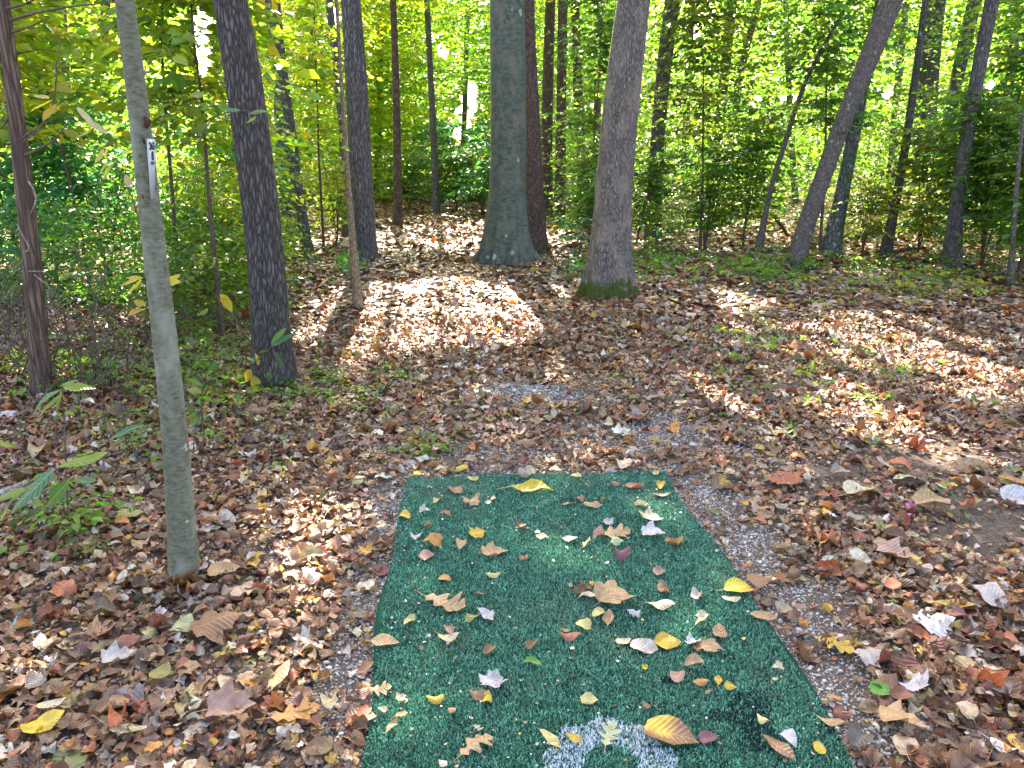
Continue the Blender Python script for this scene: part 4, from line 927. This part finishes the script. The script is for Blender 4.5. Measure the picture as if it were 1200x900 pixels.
hand('leafy_branch', 'low branch with large green leaves reaching in from the left border', 'branch', 2.35, [[(-30, 610, 4), (20, 575), (62, 552), (100, 536, 1.4)], [(62, 552, 1.6), (85, 562, 1.2)]],
     [(66, 550, 12, 602, 27, 'teal'), (70, 548, 130, 532, 15, 'ygreen'), (82, 560, 56, 594, 19, 'green'), (40, 566, 0, 610, 18, 'green'), (88, 562, 116, 566, 13, 'teal'), (30, 572, -8, 588, 12, 'ygreen'), (-12, 512, 16, 526, 15, 'ygreen')])
hand('seedling', 'single long teal leaf on a thin stalk just left of the sapling', 'seedling', None, [[(158, 545, 2), (158, 522), (150, 512, 1)]], [(130, 514, 172, 498, 15, 'teal'), (150, 512, 128, 524, 6, 'green')])
hand('leafy_branch', 'bare twig with yellow leaves hanging between cedar and sapling', 'branch', 4.2, [[(28, 165, 2.5), (50, 150), (64, 120), (68, 60), (72, 40, 1)], [(30, 182, 2.2), (60, 170), (80, 145), (90, 125, 1)]],
     [(62, 118, 34, 132, 12, 'yellow'), (66, 122, 50, 142, 11, 'gold'), (72, 124, 52, 140, 9, 'yellow'), (58, 116, 40, 112, 9, 'yellow'), (90, 126, 112, 150, 7, 'pale'), (100, 140, 128, 158, 9, 'pale'), (108, 152, 82, 168, 8, 'yellow')], kind='oval')
hand('leafy_branch', 'small twig with hanging yellow leaves left of the white sign', 'branch', 3.6, [[(160, 250, 1.8), (145, 205), (135, 190), (120, 172, 1)]],
     [(122, 174, 112, 192, 9, 'yellow'), (126, 174, 126, 191, 9, 'yellow'), (132, 188, 115, 206, 8, 'ygreen'), (136, 190, 120, 212, 8, 'ygreen'), (138, 188, 152, 190, 7, 'white'), (140, 196, 156, 201, 7, 'yellow'), (148, 205, 152, 222, 8, 'pale')], kind='oval')
hand('leafy_branch', 'bright yellow leaf spray crossing behind the sapling at knee height', 'branch', 3.9, [[(150, 380, 2), (160, 350), (190, 330), (214, 328, 1)]],
     [(165, 325, 143, 335, 9, 'yellow'), (166, 328, 150, 346, 10, 'yellow'), (168, 326, 148, 326, 8, 'yellow'), (192, 330, 212, 322, 9, 'yellow'), (192, 332, 214, 332, 9, 'yellow'), (190, 334, 205, 342, 8, 'ygreen'), (172, 362, 150, 370, 13, 'gold'), (170, 358, 158, 352, 9, 'yellow')], kind='oval')
hand('seedling', 'sprout with green leaves leaning against the dark oak foot', 'seedling', None, [[(322, 462, 1.6), (314, 440), (308, 420), (318, 404), (334, 394, 1)]],
     [(318, 406, 346, 392, 11, 'teal'), (316, 408, 304, 414, 9, 'green'), (318, 404, 336, 384, 9, 'green'), (306, 418, 292, 424, 9, 'teal'), (322, 412, 332, 430, 8, 'dark'), (314, 436, 316, 446, 8, 'green'), (304, 428, 300, 414, 8, 'gold')], kind='oval')
hand('seedling', 'yellowing leaves at the left foot of the dark oak', 'seedling', None, [[(298, 462, 1.6), (292, 440), (296, 420, 1)]], [(294, 432, 288, 448, 10, 'gold'), (298, 440, 300, 458, 11, 'yellow'), (296, 426, 290, 418, 9, 'pale'), (280, 466, 296, 458, 8, 'teal')], kind='oval')
hand('leafy_branch', 'reddish bent twigs with yellow leaves left of the dark oak', 'branch', 5.6, [[(294, 402, 2), (282, 385), (268, 362), (258, 340, 1)], [(288, 398, 2), (275, 372), (262, 358), (240, 330, 1)]],
     [(258, 344, 272, 366, 10, 'yellow'), (262, 348, 266, 362, 9, 'gold'), (272, 384, 262, 392, 8, 'ygreen'), (244, 362, 232, 372, 9, 'ygreen')], kind='oval')
hand('leafy_branch', 'green leafy twig hanging over the upper part of the dark oak', 'branch', 4.7, [[(232, 170, 1.8), (250, 134), (285, 128), (312, 132, 1)]],
     [(292, 134, 316, 130, 10, 'green'), (282, 130, 262, 128, 9, 'teal'), (240, 110, 222, 112, 14, 'ygreen'), (236, 130, 250, 122, 12, 'green'), (242, 36, 232, 30, 9, 'ygreen'), (300, 138, 290, 144, 9, 'ygreen')], kind='oval')
hand('seedling', 'fresh green feathery sprig in front of the mat', 'seedling', None, [[(500, 534, 2), (506, 522), (510, 512, 1)], [(500, 534, 1.6), (485, 540, 1)], [(500, 534, 1.6), (530, 528, 1)]],
     [(500, 530, 480, 540, 5, 'green'), (504, 526, 490, 518, 5, 'ygreen'), (508, 520, 506, 508, 5, 'green'), (508, 528, 532, 526, 6, 'teal'), (512, 524, 526, 520, 5, 'green'), (498, 534, 478, 534, 5, 'teal'), (504, 532, 520, 536, 5, 'ygreen')])
hand('seedling', 'pale green sprig with thin stalk above the magenta petals', 'seedling', None, [[(1090, 592, 1.6), (1105, 578), (1128, 566, 1)]], [(1108, 576, 1090, 570, 7, 'teal'), (1112, 574, 1122, 586, 7, 'teal'), (1110, 572, 1096, 566, 6, 'white'), (1112, 572, 1104, 562, 5, 'green')], kind='oval')
hand('seedling', 'two yellow green upright leaves in the sunny litter on the right', 'seedling', None, [[(952, 440, 1.4), (950, 428, 1)]], [(951, 438, 934, 436, 7, 'yellow'), (951, 436, 953, 422, 5, 'ygreen'), (952, 438, 946, 444, 6, 'yellow')], kind='oval')
hand('seedling', 'pale leafed sprig in the sunlit litter below the leaning trunk', 'seedling', None, [[(900, 408, 1.4), (895, 398, 1)]], [(898, 402, 890, 394, 6, 'white'), (900, 406, 912, 398, 6, 'ygreen'), (898, 404, 888, 408, 6, 'yellow')], kind='oval')
hand('seedling', 'white sunlit leaf sprig on the purplish trunk', 'seedling', None, [[(446, 304, 1.6), (436, 280), (424, 258, 1)]], [(420, 256, 434, 252, 6, 'white'), (426, 258, 438, 258, 5, 'white'), (422, 262, 428, 266, 4, 'white')], kind='oval')
hand('seedling', 'leafy sprout at the foot of the dark bluish trunk', 'seedling', None, [[(768, 292, 2), (770, 276, 1)]], [(769, 284, 760, 278, 7, 'ygreen'), (770, 282, 782, 276, 7, 'green'), (770, 276, 774, 268, 6, 'teal'), (770, 288, 780, 290, 6, 'ygreen')], kind='oval')
hand('seedling', 'small yellow leafed stem standing right of the sapling', 'seedling', None, [[(240, 520, 1.6), (236, 480), (238, 440), (232, 420, 1)]], [(236, 460, 218, 456, 9, 'ygreen'), (238, 452, 220, 444, 8, 'green'), (236, 490, 222, 498, 8, 'green'), (238, 440, 250, 436, 8, 'green')], kind='oval')
# dead twigs
def sticks(name, label, Y, stems, mat=B_twig, cat='dead branch', group=None, base=None):
    return hand(name, label, cat, Y, stems, [], mat=mat, group=group)
sticks('bare_shrub', 'tangle of bare dark twigs right of the cedar trunk', 5.0, [[(100, 520, 3), (84, 460), (80, 400), (74, 360, 1)], [(118, 430, 2.5), (112, 400), (106, 370), (110, 350, 1)], [(106, 372, 2), (116, 350), (124, 318, 1)], [(110, 350, 2), (104, 325), (84, 285, 1)], [(96, 440, 2), (90, 420), (76, 385), (74, 365, 1)],
        [(44, 428, 2), (70, 408), (104, 374, 1)], [(60, 500, 2.2), (55, 450), (70, 400, 1)], [(120, 520, 2), (128, 470), (118, 430), (108, 392, 1)], [(20, 520, 2.5), (30, 470), (60, 420, 1)]], cat='bare shrub')
sticks('bare_shrub', 'bare thin stems between cedar and left border', 5.3, [[(10, 500, 2.4), (20, 440), (8, 380, 1)], [(40, 520, 2), (20, 470), (-10, 440, 1)], [(-5, 470, 2), (25, 430), (48, 425, 1)], [(-5, 380, 2.2), (20, 355), (45, 320, 1)], [(-5, 365, 1.6), (22, 345), (44, 322, 1)]], cat='bare shrub')
sticks('bare_shrub', 'thin bare stems rising from the litter left of the sapling', 3.9, [[(150, 540, 2), (145, 480), (130, 440, .8)], [(145, 500, 1.5), (160, 460), (170, 440, .8)], [(128, 520, 1.6), (118, 470), (122, 440, .8)], [(225, 560, 1.6), (228, 500), (240, 470, .8)]], cat='bare shrub')
sticks('fallen_branch', 'long pale fallen branch lying behind the cedar', None, [[(-10, 398, 9), (40, 396), (80, 396), (120, 399), (165, 404, 5)]], B_deadwood, group='fallen branches on the litter')
sticks('fallen_branch', 'bleached branch slanting down to the long pale fallen branch', None, [[(-10, 376, 8), (15, 385), (40, 396, 5)], [(12, 388, 4), (40, 380, 2)]], B_deadwood, group='fallen branches on the litter')
sticks('fallen_branch', 'thick grey broken stick at the left border below the leafy branch', None, [[(-20, 586, 14), (8, 576), (32, 566, 10)]], B_deadwood, group='fallen branches on the litter')
sticks('fallen_branch', 'curved grey stick in the litter above the thick broken stick', None, [[(18, 522, 5), (34, 528), (46, 545, 3)]], B_twig, group='fallen branches on the litter')
sticks('fallen_branch', 'dark fallen branch lying between dark bluish and leaning trunks', None, [[(855, 286, 6), (885, 292), (925, 296, 4)], [(905, 250, 5), (918, 268), (935, 290, 3)]], B_brown, group='fallen branches on the litter')
sticks('fallen_branch', 'dark fallen branch right of the narrow leaning tree', None, [[(1022, 308, 6), (1060, 292), (1085, 290, 3)]], B_brown, group='fallen branches on the litter')
sticks('fallen_branch', 'thin straight stick on the litter right of the gravel', None, [[(955, 745, 2.5), (1000, 768), (1040, 785, 2)]], B_twig, group='fallen branches on the litter')
sticks('fallen_branch', 'thin dark stick crossing the litter at the right border', None, [[(1085, 832, 3), (1140, 838), (1205, 836, 2)]], B_twig, group='fallen branches on the litter')
def bare(px, py, h, n, label, mat=B_twig):
    g = ground(px, py); root = empty('bare_shrub', tuple(map(float, g)), label, 'bare shrub', 'bare twiggy shrubs'); ms = []
    for k in range(n):
        a = R.uniform(0, 2 * PI); sp = R.uniform(.15, .7); hh = h * R.uniform(.5, 1.1); b = g + [R.normal(0, .12), R.normal(0, .12), -.03]
        P = [b + np.array([math.cos(a) * sp * t, math.sin(a) * sp * t, hh * t - .3 * hh * sp * t * t]) + R.normal(0, .025, 3) * (t > 0) for t in np.linspace(0, 1, 7)]
        r0 = R.uniform(.003, .007); ms.append(tube(P, np.linspace(r0, .0012, 7), 5))
        for j in range(3):
            i = R.randint(2, 6); d = np.array([R.normal(0, .5), R.normal(0, .5), R.uniform(.1, .7)]) * h * .35
            ms.append(tube([P[i], P[i] + d * .5 + R.normal(0, .02, 3), P[i] + d], [r0 * .5, r0 * .35, .001], 4))
    V, T = joinm(ms); mesh_np('stem', V, T, mat, tuple(g), root, sm=True)
for a in [(30, 450, .9, 14, 'bare twiggy shrub between cedar foot and left border', B_twig), (95, 470, 1.0, 14, 'bare twiggy shrub right of the cedar foot', B_twig), (150, 455, .8, 10, 'brown twigs between cedar and sapling', B_twig), (250, 440, .6, 8, 'low twigs left of the dark oak foot', B_twig),
          (60, 385, .9, 12, 'pale dead twigs around the long pale fallen branch', B_deadwood), (8, 420, .8, 10, 'pale dead twigs at the left border behind the cedar', B_deadwood), (130, 410, .7, 9, 'grey twigs in front of the long pale fallen branch', B_stick), (20, 520, .6, 8, 'short twigs above the thick broken stick', B_twig), (260, 400, .7, 8, 'thin twigs in the sunny litter behind the dark oak', B_twig)]:
    bare(*a)
# cedar side branches and vine
def add_part(root, name, Y, stems, mat):
    ms = []
    for st in stems:
        P = [onplane(x, y, Y) for (x, y, *_) in st]; Q, rr, s = resample(P, np.linspace(st[0][2], st[-1][2], len(P)) / F * depth(P[0]) / 2, .05); ms.append(tube(Q, rr, 7))
    V, T = joinm(ms); return mesh_np(name, V, T, mat, tuple(root.location), root, sm=True)
Yc = t1[3][1]
for st in [[(8, 10, 3.5), (30, 6), (46, -4, 1.5)], [(12, 24, 3.5), (45, 14), (95, 6), (150, 2, 1)], [(14, 38, 3.5), (35, 32), (55, 22, 1)], [(22, 165, 4), (35, 155), (48, 148), (65, 138, 1)], [(28, 182, 3.5), (50, 172), (70, 160, 1)], [(6, 12, 2.5), (-8, 30), (-20, 40, 1)], [(18, 120, 3), (5, 150), (-10, 158, 1)], [(30, 210, 3), (10, 212), (-8, 205, 1)]]:
    add_part(t1[0], 'branch', Yc - .03, [st], B_twig)
add_part(t1[0], 'vine', Yc - .13, [[(33, 212, 2), (42, 222), (46, 232), (40, 245), (36, 250, 1.6)], [(20, 262, 1.8), (28, 282), (40, 290), (38, 296), (28, 296, 1.5)], [(34, 318, 1.6), (50, 318, 1.2)], [(40, 322, 1.6), (52, 330), (60, 338, 1.2)]], B_deadwood)
# scars on the sapling
Ys = t2[3][1]
def blob(root, name, px, py, w, h, mat, Y, off):
    c = onplane(px, py, Y - off); d = depth(c); a = w / F * d / 2; b = h / F * d / 2
    th = np.linspace(0, 2 * PI, 14, endpoint=False); V = [c + np.array([0, -.006, 0])]
    for rr_, dy in ((.55, -.006), (1.0, .004)):
        for t in th: q = rr_ * (1 + .15 * math.sin(3 * t + px)); V.append(c + np.array([math.cos(t) * a * q, dy + .012 * abs(math.cos(t)) * rr_, math.sin(t) * b * q]))
    T = [];
    for i in range(14):
        j = (i + 1) % 14; T += [(0, 1 + i, 1 + j), (1 + i, 15 + i, 15 + j), (1 + i, 15 + j, 1 + j)]
    mesh_np(name, np.array(V), np.array(T), mat, tuple(root.location), root, sm=True)
M_scar = flat_mat('knot_wood', (.07, .035, .02), .8, .2); M_scar2 = flat_mat('fresh_scar', (.20, .07, .03), .8, .2)
rS = .030
for (px, py, w, h, m) in [(171, 143, 8, 14, M_scar), (168, 165, 4, 9, M_scar), (169, 206, 5, 14, M_scar2), (168, 231, 13, 6, M_scar)]:
    blob(t2[0], 'knot', px, py, w, h, m, Ys, rS)
# ------------------------------------------------------------------ sign
def sign():
    # panel plane: edge-on-ish to the camera, leaning with the trunk
    W = .062
    tf = onplane(181.5, 163, Ys + .014); bf = onplane(186, 232, Ys + .014)                # far edge, behind the trunk's right side
    up = (tf - bf); H = np.linalg.norm(up); up /= H
    rt = np.array([-.06, 1, 0.02]); rt -= up * np.dot(rt, up); rt /= np.linalg.norm(rt)
    nrm = np.cross(rt, up); nrm /= np.linalg.norm(nrm); bl = bf - rt * W
    W = .062; th = .003
    root = empty('sign', tuple(map(float, bl)), 'narrow white tall sign with black numbers fixed to the side of the grey sapling', 'sign')
    def P(u, v, n=0): return bl + rt * u + up * v + nrm * n
    c = [P(0, 0), P(W, 0), P(W, H), P(0, H)]; b = [q - nrm * th for q in c]
    V = np.array(c + b); T = np.array([(0, 1, 2), (0, 2, 3), (4, 6, 5), (4, 7, 6), (0, 4, 5), (0, 5, 1), (1, 5, 6), (1, 6, 2), (2, 6, 7), (2, 7, 3), (3, 7, 4), (3, 4, 0)])
    panel = mesh_np('panel', V, T, flat_mat('white_sign', (.48, .50, .53), .5, .4), tuple(bl), root)
    mk = flat_mat('black_print', (.02, .02, .025), .5, .3); mg = flat_mat('grey_print', (.30, .32, .38), .5, .3)
    def text(s, u, v, size, m, ex=.0004, off=.0):
        cu = bpy.data.curves.new('lettering', 'FONT'); cu.body = s; cu.size = size; cu.align_x = 'CENTER'; cu.extrude = .0003; cu.offset = off; cu.materials.append(m)
        o = bpy.data.objects.new('lettering', cu); COL.objects.link(o); dg = bpy.context.evaluated_depsgraph_get(); me = bpy.data.meshes.new_from_object(o.evaluated_get(dg))
        bpy.data.objects.remove(o); n = len(me.vertices); co = np.empty(n * 3, np.float32); me.vertices.foreach_get('co', co); co = co.reshape(-1, 3)
        me2 = me; W2 = np.array([P(u + q[0], v + q[1], .0012 + q[2]) for q in co]) - np.array(bl); me2.vertices.foreach_set('co', W2.astype(np.float32).ravel()); me2.update()
        if not me2.materials: me2.materials.append(m)
        ob = bpy.data.objects.new('lettering', me2); COL.objects.link(ob); ob.parent = panel
    text('265', W / 2, H * .83, .032, mk, off=.0010); text('8', W / 2, H * .655, .038, mk, off=.0012); text('PAR 3', W / 2, H * .575, .015, mk, off=.0003)
    text('108', W / 2, H * .085, .018, mg)
    # hole map: outline strip, dot
    def bar(u0, v0, u1, v1, w, m):
        a = np.array([u0, v0]); e = np.array([u1, v1]); d = (e - a) / np.linalg.norm(e - a); q = np.array([-d[1], d[0]]) * w / 2
        pts = [a - q, e - q, e + q, a + q]; return np.array([P(x, y, .0013) for x, y in pts]), np.array([(0, 1, 2), (0, 2, 3)])
    segs = []; out = [(.018, .22), (.016, .32), (.020, .42), (.026, .48), (.036, .48), (.040, .40), (.040, .30), (.036, .21), (.018, .22)]
    for a, e in zip(out, out[1:]): segs.append(bar(a[0], a[1] * H, e[0], e[1] * H, .0014, mg))
    V, T = joinm(segs); o = mesh_np('hole_map', V, T, mg, tuple(bl), root); o.parent = panel; o.location = (0, 0, 0)
    V = [P(.036, .165 * H, .0013)] + [P(.036 + .0045 * math.cos(t), .165 * H + .0045 * math.sin(t), .0013) for t in np.linspace(0, 2 * PI, 12, endpoint=False)]
    o = mesh_np('map_dot', np.array(V), np.array([(0, 1 + i, 1 + (i + 1) % 12) for i in range(12)]), mk, tuple(bl), root); o.parent = panel; o.location = (0, 0, 0)
sign()
# ------------------------------------------------------------------ light, sky, camera
w = bpy.data.worlds.new('World'); sc.world = w; w.use_nodes = True; nt = w.node_tree; bg = nt.nodes['Background']
sky = nt.nodes.new('ShaderNodeTexSky'); sky.sky_type = 'NISHITA'; sky.sun_disc = False; sky.sun_elevation = SUN_EL; sky.sun_rotation = SUN_AZ
sky.air_density = .8; sky.dust_density = 4.0; sky.ozone_density = .6
nt.links.new(sky.outputs[0], bg.inputs[0]); bg.inputs[1].default_value = .15
ld = bpy.data.lights.new('sun', 'SUN'); ld.energy = 4.9; ld.angle = math.radians(.53); ld.color = (1, .93, .82)
lo = bpy.data.objects.new('sun', ld); COL.objects.link(lo); lo.rotation_euler = Vector(-SUN).to_track_quat('-Z', 'Y').to_euler(); lo.location = (0, 0, 30)
cd = bpy.data.cameras.new('camera'); cd.sensor_width = 36; cd.lens = 36 * F / 1200; cd.clip_start = .05; cd.clip_end = 1000
co = bpy.data.objects.new('camera', cd); COL.objects.link(co); co.location = (0, 0, CH); co.rotation_euler = (PI / 2 - PITCH, 0, 0); sc.camera = co
vs = sc.view_settings; vs.view_transform = 'Standard'; vs.look = 'None'; vs.exposure = 2.78; vs.gamma = 1; vs.use_curve_mapping = False
vs.use_white_balance = True; vs.white_balance_temperature = 7200; vs.white_balance_tint = 10
sc.render.engine = 'CYCLES'; cy = sc.cycles; cy.use_denoising = True; cy.max_bounces = 7; cy.diffuse_bounces = 4; cy.glossy_bounces = 2; cy.transmission_bounces = 4; cy.transparent_max_bounces = 4; cy.sample_clamp_indirect = 6
try: cy.denoiser = 'OPENIMAGEDENOISE'; cy.denoising_prefilter = 'ACCURATE'
except Exception: pass
